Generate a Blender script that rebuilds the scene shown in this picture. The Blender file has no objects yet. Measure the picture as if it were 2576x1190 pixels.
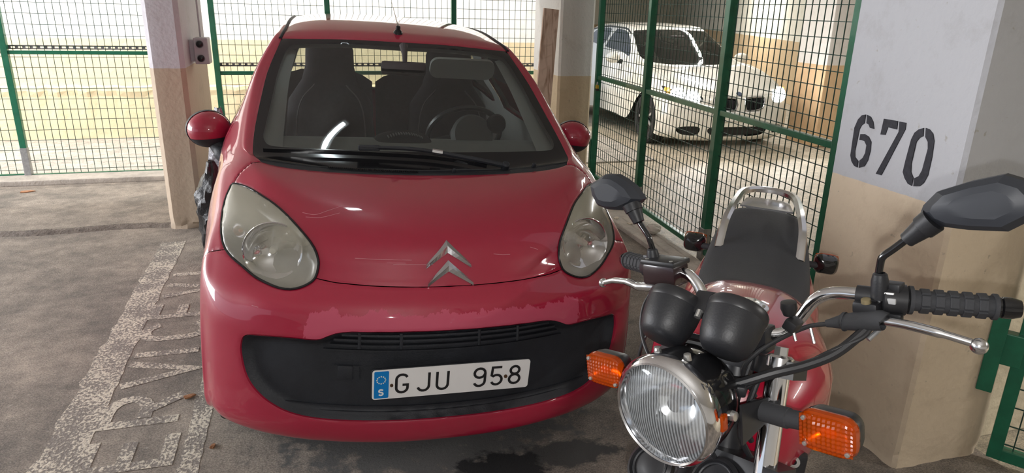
import bpy, bmesh, math, random
from mathutils import Vector, Matrix
from mathutils.geometry import delaunay_2d_cdt
random.seed(7)
SC = bpy.context.scene
COL = SC.collection
R = math.radians

# ------------------------------------------------------------------ camera
CAM_C = Vector((-.37399, -1.97898, 1.57831))
def cam_axes(pitch, roll, yaw):
    cp, sp = math.cos(pitch), math.sin(pitch)
    fw = Vector((0, cp, -sp)); rt = Vector((1, 0, 0)); dn = Vector((0, -sp, -cp))
    cr, sr = math.cos(roll), math.sin(roll)
    r = rt * cr + dn * sr; d = dn * cr - rt * sr
    Z = Matrix.Rotation(yaw, 3, 'Z')
    return Z @ r, Z @ d, Z @ fw
CAM_R, CAM_D, CAM_F = cam_axes(R(18.2607), R(-1.40902), R(-16.4664))
cd = bpy.data.cameras.new('camera')
cam = bpy.data.objects.new('camera', cd); COL.objects.link(cam)
m = Matrix.Identity(4)
for i in range(3):
    m[i][0] = CAM_R[i]; m[i][1] = -CAM_D[i]; m[i][2] = -CAM_F[i]; m[i][3] = CAM_C[i]
cam.matrix_world = m
cd.sensor_fit = 'HORIZONTAL'; cd.sensor_width = 36.0
cd.lens = 1744.68 / 2576 * 36.0
cd.clip_start = .05; cd.clip_end = 200
SC.camera = cam

# ------------------------------------------------------------------ world, lights, exposure
SC.view_settings.view_transform = 'Standard'
SC.view_settings.look = 'None'
SC.view_settings.gamma = 1.0
SC.view_settings.use_curve_mapping = False
SC.view_settings.exposure = -0.12
W = bpy.data.worlds.new('world'); SC.world = W
W.use_nodes = True
bgn = W.node_tree.nodes['Background']
bgn.inputs[0].default_value = (.80, .88, 1.0, 1); bgn.inputs[1].default_value = 1.0

def area(name, loc, to, sx, sy, power, col=(1, 1, 1)):
    l = bpy.data.lights.new(name, 'AREA'); l.shape = 'RECTANGLE'; l.size = sx; l.size_y = sy
    l.energy = power; l.color = col
    o = bpy.data.objects.new(name, l); COL.objects.link(o)
    o.location = loc
    d = (Vector(to) - Vector(loc)).normalized()
    o.rotation_euler = d.to_track_quat('-Z', 'Y').to_euler()
    return o
# phone flash, 4 cm under the lens
fl = bpy.data.lights.new('phone_flash', 'POINT'); fl.energy = 50; fl.shadow_soft_size = .008; fl.color = (1.0, .985, .97)
flo = bpy.data.objects.new('phone_flash', fl); COL.objects.link(flo)
flo.location = CAM_C + CAM_D * .038 + CAM_R * .010
# daylight coming in along the lane behind the fence, from the open side on the left
area('daylight_lane', (-8.2, 6.2, 2.3), (3, 6.6, 1.7), 1.9, 3.4, 250, (1.0, .985, .96))
area('daylight_aisle', (-7.5, 3.0, 1.6), (-.5, 1.6, .2), 4.0, 2.0, 520, (.95, .96, 1.0))

# ------------------------------------------------------------------ materials
MATS = {}
def nt(m): return m.node_tree.nodes, m.node_tree.links
def mat(name, col=(.5, .5, .5), rough=.5, metal=0.0, coat=0.0, spec=.5, var=0.0, vscale=8.0, bump=0.0, bscale=60.0,
        col2=None, ior=1.45, trans=0.0, emit=0.0, emitcol=None, croughness=.05, alpha=1.0):
    """principled material with optional two-tone noise, fine relief"""
    if name in MATS: return MATS[name]
    m = bpy.data.materials.new(name); m.use_nodes = True
    N, L = nt(m); b = N['Principled BSDF']
    b.inputs['Base Color'].default_value = (*col, 1); b.inputs['Roughness'].default_value = rough
    b.inputs['Metallic'].default_value = metal; b.inputs['Coat Weight'].default_value = coat
    b.inputs['Coat Roughness'].default_value = croughness
    b.inputs['Specular IOR Level'].default_value = spec; b.inputs['IOR'].default_value = ior
    b.inputs['Transmission Weight'].default_value = trans
    b.inputs['Alpha'].default_value = alpha
    if emit:
        b.inputs['Emission Color'].default_value = (*(emitcol or col), 1); b.inputs['Emission Strength'].default_value = emit
    tc = N.new('ShaderNodeTexCoord')
    if var or col2:
        n = N.new('ShaderNodeTexNoise'); n.inputs['Scale'].default_value = vscale; n.inputs['Detail'].default_value = 8
        n.inputs['Roughness'].default_value = .65
        L.new(tc.outputs['Object'], n.inputs['Vector'])
        r = N.new('ShaderNodeValToRGB')
        c2 = col2 or tuple(c * (1 - var) for c in col)
        r.color_ramp.elements[0].position = .35; r.color_ramp.elements[1].position = .65
        r.color_ramp.elements[0].color = (*c2, 1); r.color_ramp.elements[1].color = (*col, 1)
        L.new(n.outputs['Fac'], r.inputs['Fac']); L.new(r.outputs['Color'], b.inputs['Base Color'])
    if bump:
        n2 = N.new('ShaderNodeTexNoise'); n2.inputs['Scale'].default_value = bscale; n2.inputs['Detail'].default_value = 6
        L.new(tc.outputs['Object'], n2.inputs['Vector'])
        bp = N.new('ShaderNodeBump'); bp.inputs['Strength'].default_value = bump; bp.inputs['Distance'].default_value = .01
        L.new(n2.outputs['Fac'], bp.inputs['Height']); L.new(bp.outputs['Normal'], b.inputs['Normal'])
    MATS[name] = m
    return m

def band_mat(name, z, top, bot, rough=.75, bump=.25, bscale=45, var=.10, vscale=5, dirt=(.30, .26, .2), axis=2):
    """wall paint: one colour above height z, another below, a slightly uneven painted edge"""
    m = bpy.data.materials.new(name); m.use_nodes = True
    N, L = nt(m); b = N['Principled BSDF']; b.inputs['Roughness'].default_value = rough
    tc = N.new('ShaderNodeNewGeometry')
    sp = N.new('ShaderNodeSeparateXYZ'); L.new(tc.outputs['Position'], sp.inputs[0])
    nz = N.new('ShaderNodeTexNoise'); nz.inputs['Scale'].default_value = 25; L.new(tc.outputs['Position'], nz.inputs['Vector'])
    ad = N.new('ShaderNodeMath'); ad.operation = 'MULTIPLY_ADD'; ad.inputs[1].default_value = .006
    L.new(nz.outputs['Fac'], ad.inputs[0]); L.new(sp.outputs[axis], ad.inputs[2])
    gt = N.new('ShaderNodeMath'); gt.operation = 'GREATER_THAN'; gt.inputs[1].default_value = z + .003
    L.new(ad.outputs[0], gt.inputs[0])
    mx = N.new('ShaderNodeMix'); mx.data_type = 'RGBA'; mx.inputs['A'].default_value = (*bot, 1); mx.inputs['B'].default_value = (*top, 1)
    L.new(gt.outputs[0], mx.inputs['Factor'])
    n = N.new('ShaderNodeTexNoise'); n.inputs['Scale'].default_value = vscale; n.inputs['Detail'].default_value = 9; n.inputs['Roughness'].default_value = .7
    L.new(tc.outputs['Position'], n.inputs['Vector'])
    r = N.new('ShaderNodeValToRGB'); r.color_ramp.elements[0].position = .30; r.color_ramp.elements[1].position = .46
    r.color_ramp.elements[0].color = (1 - var * 2, 1 - var * 2.2, 1 - var * 2.4, 1); r.color_ramp.elements[1].color = (1, 1, 1, 1)
    L.new(n.outputs['Fac'], r.inputs['Fac'])
    mu = N.new('ShaderNodeMix'); mu.data_type = 'RGBA'; mu.blend_type = 'MULTIPLY'; mu.inputs['Factor'].default_value = 1
    L.new(mx.outputs['Result'], mu.inputs['A']); L.new(r.outputs['Color'], mu.inputs['B'])
    # chips and scuffs: small dark marks
    v = N.new('ShaderNodeTexNoise'); v.inputs['Scale'].default_value = 34; v.inputs['Detail'].default_value = 4
    L.new(tc.outputs['Position'], v.inputs['Vector'])
    r2 = N.new('ShaderNodeValToRGB'); r2.color_ramp.elements[0].position = .70; r2.color_ramp.elements[1].position = .76
    r2.color_ramp.elements[0].color = (0, 0, 0, 1); r2.color_ramp.elements[1].color = (.55, .55, .55, 1)
    L.new(v.outputs['Fac'], r2.inputs['Fac'])
    m2 = N.new('ShaderNodeMix'); m2.data_type = 'RGBA'; m2.inputs['B'].default_value = (*dirt, 1)
    L.new(r2.outputs['Color'], m2.inputs['Factor']); L.new(mu.outputs['Result'], m2.inputs['A'])
    L.new(m2.outputs['Result'], b.inputs['Base Color'])
    n2 = N.new('ShaderNodeTexNoise'); n2.inputs['Scale'].default_value = bscale; n2.inputs['Detail'].default_value = 7
    L.new(tc.outputs['Position'], n2.inputs['Vector'])
    bp = N.new('ShaderNodeBump'); bp.inputs['Strength'].default_value = bump; bp.inputs['Distance'].default_value = .012
    L.new(n2.outputs['Fac'], bp.inputs['Height']); L.new(bp.outputs['Normal'], b.inputs['Normal'])
    MATS[name] = m
    return m

# ------------------------------------------------------------------ mesh helpers
class MB:
    """collects vertices and faces, builds ONE mesh object"""
    def __init__(s): s.v = []; s.f = []
    def add(s, vs, fs):
        k = len(s.v); s.v += [Vector(v) for v in vs]; s.f += [tuple(i + k for i in f) for f in fs]; return s
    def box(s, c, d, rot=None):
        c = Vector(c); hx, hy, hz = d[0] / 2, d[1] / 2, d[2] / 2
        vs = [Vector((x * hx, y * hy, z * hz)) for z in (-1, 1) for y in (-1, 1) for x in (-1, 1)]
        if rot is not None: vs = [rot @ v for v in vs]
        return s.add([c + v for v in vs], [(0, 2, 3, 1), (4, 5, 7, 6), (0, 1, 5, 4), (2, 6, 7, 3), (0, 4, 6, 2), (1, 3, 7, 5)])
    def cbox(s, c, d, b=.005, rot=None):
        """chamfered box"""
        c = Vector(c); h = [x / 2 for x in d]; b = min(b, *(x * .98 for x in h))
        bm = bmesh.new(); bmesh.ops.create_cube(bm, size=1)
        for v in bm.verts: v.co = Vector((v.co.x * d[0], v.co.y * d[1], v.co.z * d[2]))
        bmesh.ops.bevel(bm, geom=bm.edges[:], offset=b, segments=2, affect='EDGES', profile=.6)
        bm.verts.ensure_lookup_table(); bm.verts.index_update()
        vs = [(rot @ v.co if rot is not None else v.co.copy()) + c for v in bm.verts]
        fs = [tuple(v.index for v in f.verts) for f in bm.faces]; bm.free()
        return s.add(vs, fs)
    def tube(s, pts, r, n=10, cap=True, closed=False):
        pts = [Vector(p) for p in pts]; k = len(pts)
        rr = r if isinstance(r, (list, tuple)) else [r] * k
        tg = []
        for i in range(k):
            a = pts[(i - 1) % k] if (i > 0 or closed) else pts[i]
            b = pts[(i + 1) % k] if (i < k - 1 or closed) else pts[i]
            t = (b - a)
            tg.append(t.normalized() if t.length > 1e-9 else Vector((0, 0, 1)))
        up = Vector((0, 0, 1)) if abs(tg[0].z) < .9 else Vector((1, 0, 0))
        nrm = (up - tg[0] * up.dot(tg[0])).normalized()
        vs = []
        for i in range(k):
            nrm = (nrm - tg[i] * nrm.dot(tg[i]))
            nrm = nrm.normalized() if nrm.length > 1e-6 else tg[i].orthogonal().normalized()
            bi = tg[i].cross(nrm)
            for j in range(n):
                a = 2 * math.pi * j / n
                vs.append(pts[i] + (nrm * math.cos(a) + bi * math.sin(a)) * rr[i])
        fs = []
        for i in range(k if closed else k - 1):
            for j in range(n):
                a = i * n + j; b = i * n + (j + 1) % n; i2 = (i + 1) % k
                fs.append((a, b, i2 * n + (j + 1) % n, i2 * n + j))
        if cap and not closed:
            fs.append(tuple(range(n - 1, -1, -1))); fs.append(tuple((k - 1) * n + j for j in range(n)))
        return s.add(vs, fs)
    def cyl(s, a, b, r, n=16, r2=None): return s.tube([a, b], [r, r if r2 is None else r2], n)
    def lathe(s, prof, o=(0, 0, 0), ax=(0, 0, 1), n=24, e1=None, cap=False):
        """prof: list of (radius, height along axis)"""
        o = Vector(o); ax = Vector(ax).normalized()
        e1 = (Vector(e1) - ax * ax.dot(Vector(e1))).normalized() if e1 is not None else ax.orthogonal().normalized()
        e2 = ax.cross(e1); vs = []; fs = []
        for (r, h) in prof:
            for j in range(n):
                a = 2 * math.pi * j / n
                vs.append(o + ax * h + (e1 * math.cos(a) + e2 * math.sin(a)) * r)
        for i in range(len(prof) - 1):
            for j in range(n):
                fs.append((i * n + j, i * n + (j + 1) % n, (i + 1) * n + (j + 1) % n, (i + 1) * n + j))
        if cap and prof[0][0] > 1e-6: fs.append(tuple(range(n - 1, -1, -1)))
        if cap and prof[-1][0] > 1e-6: fs.append(tuple((len(prof) - 1) * n + j for j in range(n)))
        return s.add(vs, fs)
    def prism(s, poly, o, e1, e2, t):
        """2-D polygon in the plane (o,e1,e2), extruded by vector t"""
        o, e1, e2, t = Vector(o), Vector(e1), Vector(e2), Vector(t); n = len(poly)
        a = [o + e1 * p[0] + e2 * p[1] for p in poly]
        vs = a + [p + t for p in a]
        fs = [tuple(range(n - 1, -1, -1)), tuple(range(n, 2 * n))] + [(i, (i + 1) % n, n + (i + 1) % n, n + i) for i in range(n)]
        return s.add(vs, fs)
    def grid(s, P, closed_u=False, closed_v=False):
        nu, nv = len(P), len(P[0]); vs = [p for row in P for p in row]; fs = []
        for i in range(nu if closed_u else nu - 1):
            for j in range(nv if closed_v else nv - 1):
                fs.append((i * nv + j, i * nv + (j + 1) % nv, ((i + 1) % nu) * nv + (j + 1) % nv, ((i + 1) % nu) * nv + j))
        return s.add(vs, fs)
    def sphere(s, c, r, n=16, k=10, sc=(1, 1, 1), rot=None):
        c = Vector(c); P = []
        for i in range(k + 1):
            th = math.pi * i / k
            row = []
            for j in range(n):
                a = 2 * math.pi * j / n
                v = Vector((r * sc[0] * math.sin(th) * math.cos(a), r * sc[1] * math.sin(th) * math.sin(a), r * sc[2] * math.cos(th)))
                row.append(c + (rot @ v if rot is not None else v))
            P.append(row)
        return s.grid(P, closed_v=True)
    def build(s, name, m, parent=None, smooth=False, xf=None, merge=True, sharp=35):
        me = bpy.data.meshes.new(name)
        vs = s.v if xf is None else [xf @ v for v in s.v]
        me.from_pydata([tuple(v) for v in vs], [], s.f)
        bm = bmesh.new(); bm.from_mesh(me)
        if merge: bmesh.ops.remove_doubles(bm, verts=bm.verts[:], dist=1e-6)
        bmesh.ops.recalc_face_normals(bm, faces=bm.faces[:])
        bm.to_mesh(me); bm.free()
        if smooth:
            me.polygons.foreach_set('use_smooth', [True] * len(me.polygons))
            try: me.set_sharp_from_angle(angle=R(sharp))
            except Exception: pass
        for mm in (m if isinstance(m, (list, tuple)) else [m]): me.materials.append(mm)
        me.update()
        o = bpy.data.objects.new(name, me); COL.objects.link(o)
        if parent is not None: o.parent = parent
        return o

def tag(o, label=None, cat=None, group=None, kind=None):
    if label: o['label'] = label
    if cat: o['category'] = cat
    if group: o['group'] = group
    if kind: o['kind'] = kind
    return o
def empty(name, loc=(0, 0, 0), label=None, cat=None, group=None, rot=None):
    o = bpy.data.objects.new(name, None); COL.objects.link(o); o.location = loc
    o.empty_display_size = .2
    if rot is not None: o.rotation_euler = rot
    return tag(o, label, cat, group)
def lerp(a, b, t): return a + (b - a) * t
def cr(p, t):
    """Catmull-Rom through the list p at parameter t in 0..len-1"""
    n = len(p); i = min(max(int(math.floor(t)), 0), n - 2); u = t - i
    p1, p2 = p[i], p[i + 1]
    p0 = p[i - 1] if i > 0 else p1 * 2 - p2
    p3 = p[i + 2] if i + 2 < n else p2 * 2 - p1
    return ((p1 * 2) + (p2 - p0) * u + (p0 * 2 - p1 * 5 + p2 * 4 - p3) * u * u + (p1 * 3 - p0 - p2 * 3 + p3) * u ** 3) * .5
def curve(pts, n=8):
    pts = [Vector(p) for p in pts]
    return [cr(pts, i / n) for i in range((len(pts) - 1) * n + 1)]
def rrect(w, h, r, n=5, cx=0, cy=0):
    out = []
    for (sx, sy, a0) in ((1, 1, 0), (-1, 1, 90), (-1, -1, 180), (1, -1, 270)):
        for k in range(n + 1):
            a = R(a0 + 90 * k / n)
            out.append((cx + sx * (w / 2 - r) + r * math.cos(a), cy + sy * (h / 2 - r) + r * math.sin(a)))
    return out
# ================================================================== THE PLACE: floor, walls, ceiling
def floor_mat(name, c1, c2, c3, dark_patches=None, rough=.82, scale=1.0):
    m = bpy.data.materials.new(name); m.use_nodes = True
    N, L = nt(m); b = N['Principled BSDF']; b.inputs['Roughness'].default_value = rough
    g = N.new('ShaderNodeNewGeometry'); P = g.outputs['Position']
    def noise(s, d=6, r=.6):
        n = N.new('ShaderNodeTexNoise'); n.inputs['Scale'].default_value = s * scale; n.inputs['Detail'].default_value = d
        n.inputs['Roughness'].default_value = r; L.new(P, n.inputs['Vector']); return n.outputs['Fac']
    def ramp(f, a, b_, ca, cb):
        r = N.new('ShaderNodeValToRGB'); e = r.color_ramp.elements
        e[0].position = a; e[1].position = b_; e[0].color = (*ca, 1); e[1].color = (*cb, 1)
        L.new(f, r.inputs['Fac']); return r.outputs['Color']
    def mixc(f, a, b_, bl='MIX'):
        x = N.new('ShaderNodeMix'); x.data_type = 'RGBA'; x.blend_type = bl
        if isinstance(f, float): x.inputs['Factor'].default_value = f
        else: L.new(f, x.inputs['Factor'])
        L.new(a, x.inputs['A']); L.new(b_, x.inputs['B']); return x.outputs['Result']
    big = ramp(noise(1.3, 8, .68), .36, .64, c1, c2)
    mid = ramp(noise(9, 10, .75), .34, .66, (.60, .60, .60), (1.18, 1.16, 1.12))
    col = mixc(1.0, big, mid, 'MULTIPLY')
    fine = ramp(noise(150, 3, .6), .36, .62, (.62, .62, .62), (1.22, 1.2, 1.16))
    col = mixc(1.0, col, fine, 'MULTIPLY')
    dust = N.new('ShaderNodeMath'); dust.operation = 'GREATER_THAN'; dust.inputs[1].default_value = .665
    L.new(noise(38, 4), dust.inputs[0])
    cc = N.new('ShaderNodeRGB'); cc.outputs[0].default_value = (*c3, 1)
    dm = N.new('ShaderNodeMath'); dm.operation = 'MULTIPLY'; dm.inputs[1].default_value = .35; L.new(dust.outputs[0], dm.inputs[0])
    col = mixc(dm.outputs[0], col, cc.outputs[0])
    if dark_patches:
        for (sx, sy, rx, ry, dark) in dark_patches:
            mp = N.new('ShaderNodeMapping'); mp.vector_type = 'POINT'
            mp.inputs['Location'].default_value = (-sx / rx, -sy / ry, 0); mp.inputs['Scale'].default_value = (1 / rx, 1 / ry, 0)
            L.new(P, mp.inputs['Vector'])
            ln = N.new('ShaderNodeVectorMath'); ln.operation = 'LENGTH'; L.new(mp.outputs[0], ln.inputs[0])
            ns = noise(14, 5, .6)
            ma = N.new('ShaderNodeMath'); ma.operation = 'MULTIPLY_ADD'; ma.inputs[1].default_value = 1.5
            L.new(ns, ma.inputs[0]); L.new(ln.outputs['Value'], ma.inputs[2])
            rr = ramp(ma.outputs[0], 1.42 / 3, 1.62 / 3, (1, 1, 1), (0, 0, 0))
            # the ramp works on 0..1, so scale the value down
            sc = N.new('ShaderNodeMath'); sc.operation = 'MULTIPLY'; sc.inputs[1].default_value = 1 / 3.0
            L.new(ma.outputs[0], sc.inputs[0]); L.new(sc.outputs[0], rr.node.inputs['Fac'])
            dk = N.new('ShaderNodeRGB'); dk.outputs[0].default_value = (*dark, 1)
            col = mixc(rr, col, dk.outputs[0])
    L.new(col, b.inputs['Base Color'])
    bp = N.new('ShaderNodeBump'); bp.inputs['Strength'].default_value = .7; bp.inputs['Distance'].default_value = .012
    L.new(noise(70, 8, .75), bp.inputs['Height']); L.new(bp.outputs['Normal'], b.inputs['Normal'])
    MATS[name] = m
    return m
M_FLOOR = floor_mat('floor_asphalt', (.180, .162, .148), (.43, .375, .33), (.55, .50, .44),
                    dark_patches=[(.02, .62, .75, .80, (.125, .122, .118)), (.47, .08, .26, .10, (.07, .068, .066)), (.20, .035, .215, .145, (.012, .012, .014))])  # broad darker patch under the car's nose, a small dark one, the oil stain
M_LANE = floor_mat('floor_lane_concrete', (.46, .43, .40), (.56, .53, .49), (.62, .6, .56))
M_LANE2 = floor_mat('floor_drive_concrete', (.50, .44, .34), (.60, .54, .44), (.35, .33, .30), rough=.5)
def slab(name, x0, x1, y0, y1, z, m, t=.2):
    return tag(MB().box(((x0 + x1) / 2, (y0 + y1) / 2, z - t / 2), (x1 - x0, y1 - y0, t)).build(name, m), kind='structure')
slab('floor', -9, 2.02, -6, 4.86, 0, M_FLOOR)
slab('floor_lane', -9, 3.3, 4.86, 7.3, .012, M_LANE)
slab('floor_drive', 2.02, 16, -6, 24, -.004, M_LANE2)
# kerbs: strip under the rear fence, strip beside the mesh gate, wheel-stop ridge by the left pillar
M_KERB = mat('kerb_concrete', (.52, .47, .42), .9, var=.35, vscale=6, bump=.6, bscale=50)
tag(MB().cbox((-3.55, 5.0, .02), (10.8, .32, .05), .012).build('trim_1', M_KERB), kind='structure')
tag(MB().cbox((1.93, 2.55, .012), (.20, 4.5, .04), .012).build('trim_2', M_KERB), kind='structure')
M_RIDGE = mat('ridge_dirt', (.20, .17, .15), .95, var=.5, vscale=20, bump=.8, bscale=60)
rid = MB(); rn = random.Random(3)
P_ = []
for i in range(61):
    x = -6 + i * (4.85 / 60); y = 3.39 + .02 * math.sin(i * .5) + rn.uniform(-.008, .008)
    h = .022 + rn.uniform(-.006, .006); P_.append([Vector((x, y + dy, h * k)) for dy, k in ((-.07, -.1), (-.03, .7), (0, 1), (.03, .7), (.07, -.1))])
tag(rid.grid(P_).build('trim_3', M_RIDGE, smooth=True), kind='structure')
# back wall of the lane: white over cream, thicker lower part with a broken ledge
CREAM = (.80, .68, .46)
M_BACK = band_mat('back_wall_paint', 1.14, (.90, .89, .87), CREAM, bump=.7, bscale=16, var=.06)
tag(MB().box((-2.95, 7.25, 2.1), (12.5, .2, 4.3)).build('wall_back', M_BACK), kind='structure')
M_LEDGE = mat('ledge_plaster', CREAM, .85, var=.12, vscale=7, bump=.9, bscale=14)
lb = MB(); rn = random.Random(5); P_ = []
for i in range(124):
    x = -9.0 + i * .1; j = rn.uniform(-.012, .012)
    P_.append([Vector((x, 7.16, 0)), Vector((x, 7.11, .012)), Vector((x, 7.10 + j * .4, .50 + j)), Vector((x, 7.085 + j, .56 + j)),
               Vector((x, 7.09 + j, .60 + j)), Vector((x, 7.16, .62 + j))])
tag(lb.grid(P_).build('trim_4', M_LEDGE), kind='structure')
# far wall of the drive and the pier beside it
TAN = (.62, .47, .29)
M_FAR = band_mat('far_wall_paint', 1.11, (.82, .80, .70), TAN, bump=.35, bscale=20, var=.08)
def wall_line(name, a, b, z0, z1, t, m):
    a, b = Vector((a[0], a[1], 0)), Vector((b[0], b[1], 0)); d = (b - a).normalized(); n = Vector((d.y, -d.x, 0)) * t
    poly = [a, b, b + n, a + n]
    mb = MB().prism([(p.x, p.y) for p in poly], (0, 0, z0), (1, 0, 0), (0, 1, 0), (0, 0, z1 - z0))
    return tag(mb.build(name, m), kind='structure')
wall_line('wall_far', (7.95, 8.45), (12.6, 21.6), 0, 2.6, .25, M_FAR)
wall_line('wall_far_end', (6.0, 19.5), (12.6, 21.6), 0, 2.6, -.25, M_FAR)
M_PIER = band_mat('pier_paint', 1.0, (.86, .83, .80), (.78, .55, .33), bump=.3, bscale=20, var=.08)
tag(MB().cbox((6.35, 5.55, 1.3), (1.3, .55, 2.6), .01).build('wall_pier', M_PIER), kind='structure')
M_TANP = mat('tan_plaster', (.66, .50, .36), .8, var=.1, bump=.3, bscale=25)
tag(MB().cbox((5.1, 13.2, 1.3), (1.25, .6, 2.6), .01).build('wall_stub', M_TANP), kind='structure')
# plaster wall beside the numbered pillar
M_PLAST = mat('rough_plaster', (.64, .56, .42), .9, var=.2, vscale=9, bump=1.0, bscale=22)
tag(MB().box((3.3, -.16, 1.3), (2.6, .12, 2.6)).build('wall_right', M_PLAST), kind='structure')
# enclosing shell out of view
M_SHELL = mat('shell_paint', (.62, .60, .56), .85, var=.1, bump=.2)
tag(MB().box((3.4, -6.1, 1.3), (25.2, .2, 2.7)).build('wall_front', M_SHELL), kind='structure')
tag(MB().box((16.1, 9, 1.3), (.2, 30.2, 2.7)).build('wall_side', M_SHELL), kind='structure')
M_CEIL = mat('ceiling_paint', (.70, .69, .66), .9, var=.12, bump=.2)
tag(MB().box((3.5, -.45, 2.66), (25, 11.5, .2)).build('ceiling', M_CEIL), kind='structure')
tag(MB().box((9.85, 14.8, 2.66), (12.7, 18.9, .2)).build('ceiling_drive', M_CEIL), kind='structure')
tag(MB().box((-2.85, 6.33, 4.3), (12.7, 2.05, .2)).build('ceiling_lane', M_CEIL), kind='structure')
M_UPPER = mat('upper_white', (.88, .87, .85), .85, var=.05, bump=.3, bscale=20)
tag(MB().box((-2.85, 5.27, 3.45), (12.7, .12, 1.6)).build('wall_upper_front', M_UPPER), kind='structure')
tag(MB().box((3.42, 6.3, 3.45), (.16, 2.0, 1.6)).build('wall_upper_side', M_UPPER), kind='structure')

# ------------------------------------------------------------------ pillars
GREYW = (.60, .60, .62); TANW = (.52, .42, .31)
def rough_pillar(name, x0, x1, y0, y1, z, top, bot, label, seed, ch=.02, broken=True):
    m = band_mat(name + '_paint', z, top, bot, bump=.35, bscale=30, var=.07)
    rn = random.Random(seed); mb = MB()
    ring = [(x0 + ch, y0), (x1 - ch, y0), (x1, y0 + ch), (x1, y1 - ch), (x1 - ch, y1), (x0 + ch, y1), (x0, y1 - ch), (x0, y0 + ch)]
    # subdivide the ring so that the foot can be ragged
    pts = []
    for i in range(8):
        a, b = Vector(ring[i]), Vector(ring[(i + 1) % 8]); k = max(1, int((b - a).length / .035))
        pts += [a.lerp(b, j / k) for j in range(k)]
    levels = [0, .015, .04, .08, .6, 1.4, 2.58]
    rows = []
    cx, cy = (x0 + x1) / 2, (y0 + y1) / 2
    for zi in levels:
        row = []
        for p in pts:
            j = rn.uniform(-.010, .004) if (zi < .05 and broken) else rn.uniform(-.0015, .0015)
            q = Vector((p.x + (p.x - cx) * j * 3, p.y + (p.y - cy) * j * 3, zi + (rn.uniform(-.004, .02) if 0 < zi < .1 and broken else 0)))
            row.append(q)
        rows.append(row)
    mb.grid(rows, closed_v=True)
    mb.f.append(tuple(range(len(mb.v) - len(pts), len(mb.v))))
    root = empty('pillar', ((x0 + x1) / 2, (y0 + y1) / 2, 0), label, 'pillar')
    o = mb.build('pillar_shaft', m, root, smooth=True, sharp=25, xf=Matrix.Translation((-cx, -cy, 0)))
    return root
pil = rough_pillar('pillar670', 1.6, 2.0, -.31, .26, .99, (.49, .495, .52), (.66, .54, .40),
                   'thick pillar painted grey over tan with the black stencilled number 670', 11, ch=.012)
DIG = [
    [(0.1284, 1.2343), (0.1272, 1.2025), (0.1392, 1.1931), (0.1461, 1.1764), (0.1490, 1.0937), (0.1437, 1.0723), (0.1244, 1.0604), (0.1228, 1.0364), (0.1401, 1.0396), (0.1575, 1.0533), (0.1678, 1.0738), (0.1724, 1.1783), (0.1616, 1.2114), (0.1464, 1.2292)],
    [(0.1217, 1.2340), (0.1026, 1.2296), (0.0872, 1.2137), (0.0772, 1.1897), (0.0970, 1.1907), (0.1063, 1.2015), (0.1176, 1.2040)],
    [(0.1371, 1.1604), (0.1177, 1.1638), (0.0956, 1.1583), (0.0791, 1.1416), (0.0749, 1.1114), (0.0786, 1.0732), (0.0893, 1.0488), (0.1151, 1.0368), (0.1183, 1.0636), (0.1047, 1.0772), (0.0971, 1.0976), (0.0982, 1.1256), (0.1115, 1.1387), (0.1270, 1.1402), (0.1368, 1.1385)],
    [(0.0402, 1.2324), (-0.0227, 1.2338), (-0.0255, 1.2050), (0.0157, 1.2059), (0.0210, 1.1775), (0.0425, 1.1756)],
    [(-0.0302, 1.2332), (-0.0594, 1.2338), (-0.0615, 1.2111), (0.0040, 1.0343), (0.0295, 1.0340), (-0.0355, 1.1980)],
    [(-0.1346, 1.2283), (-0.1394, 1.2016), (-0.1263, 1.1937), (-0.1164, 1.1777), (-0.1144, 1.1022), (-0.1201, 1.0743), (-0.1345, 1.0571), (-0.1352, 1.0290), (-0.1178, 1.0324), (-0.0991, 1.0487), (-0.0871, 1.0668), (-0.0883, 1.1054), (-0.0941, 1.1822), (-0.1020, 1.2065), (-0.1160, 1.2202)],
    [(-0.1431, 1.2297), (-0.1586, 1.2273), (-0.1748, 1.2162), (-0.1860, 1.1933), (-0.1908, 1.1412), (-0.1901, 1.0788), (-0.1802, 1.0506), (-0.1667, 1.0357), (-0.1422, 1.0296), (-0.1388, 1.0569), (-0.1550, 1.0677), (-0.1633, 1.0898), (-0.1680, 1.1647), (-0.1624, 1.1862), (-0.1486, 1.2005)],
]
M_STENCIL = mat('stencil_black', (.035, .035, .045), .7, var=.4, vscale=60)
for nm, polys in (('digit_six', DIG[0:3]), ('digit_seven', DIG[3:5]), ('digit_zero', DIG[5:7])):
    mb = MB()
    for p in polys: mb.prism(p, (1.5965 - 1.8, 0.025, 0), (0, 1, 0), (0, 0, 1), (.004, 0, 0))
    mb.build(nm, M_STENCIL, pil)
rough_pillar('pillar_left', -1.39, -1.165, 3.27, 4.45, 1.135, (.62, .60, .64), (.56, .45, .34),
             'narrow pillar painted grey over tan left of the red car', 12, ch=.03)
rough_pillar('pillar_mid', 1.87, 2.205, 4.22, 5.0, .985, (.66, .65, .64), (.58, .47, .33),
             'pillar painted white over tan behind the red car beside the mesh gate', 13, ch=.02)

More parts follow.
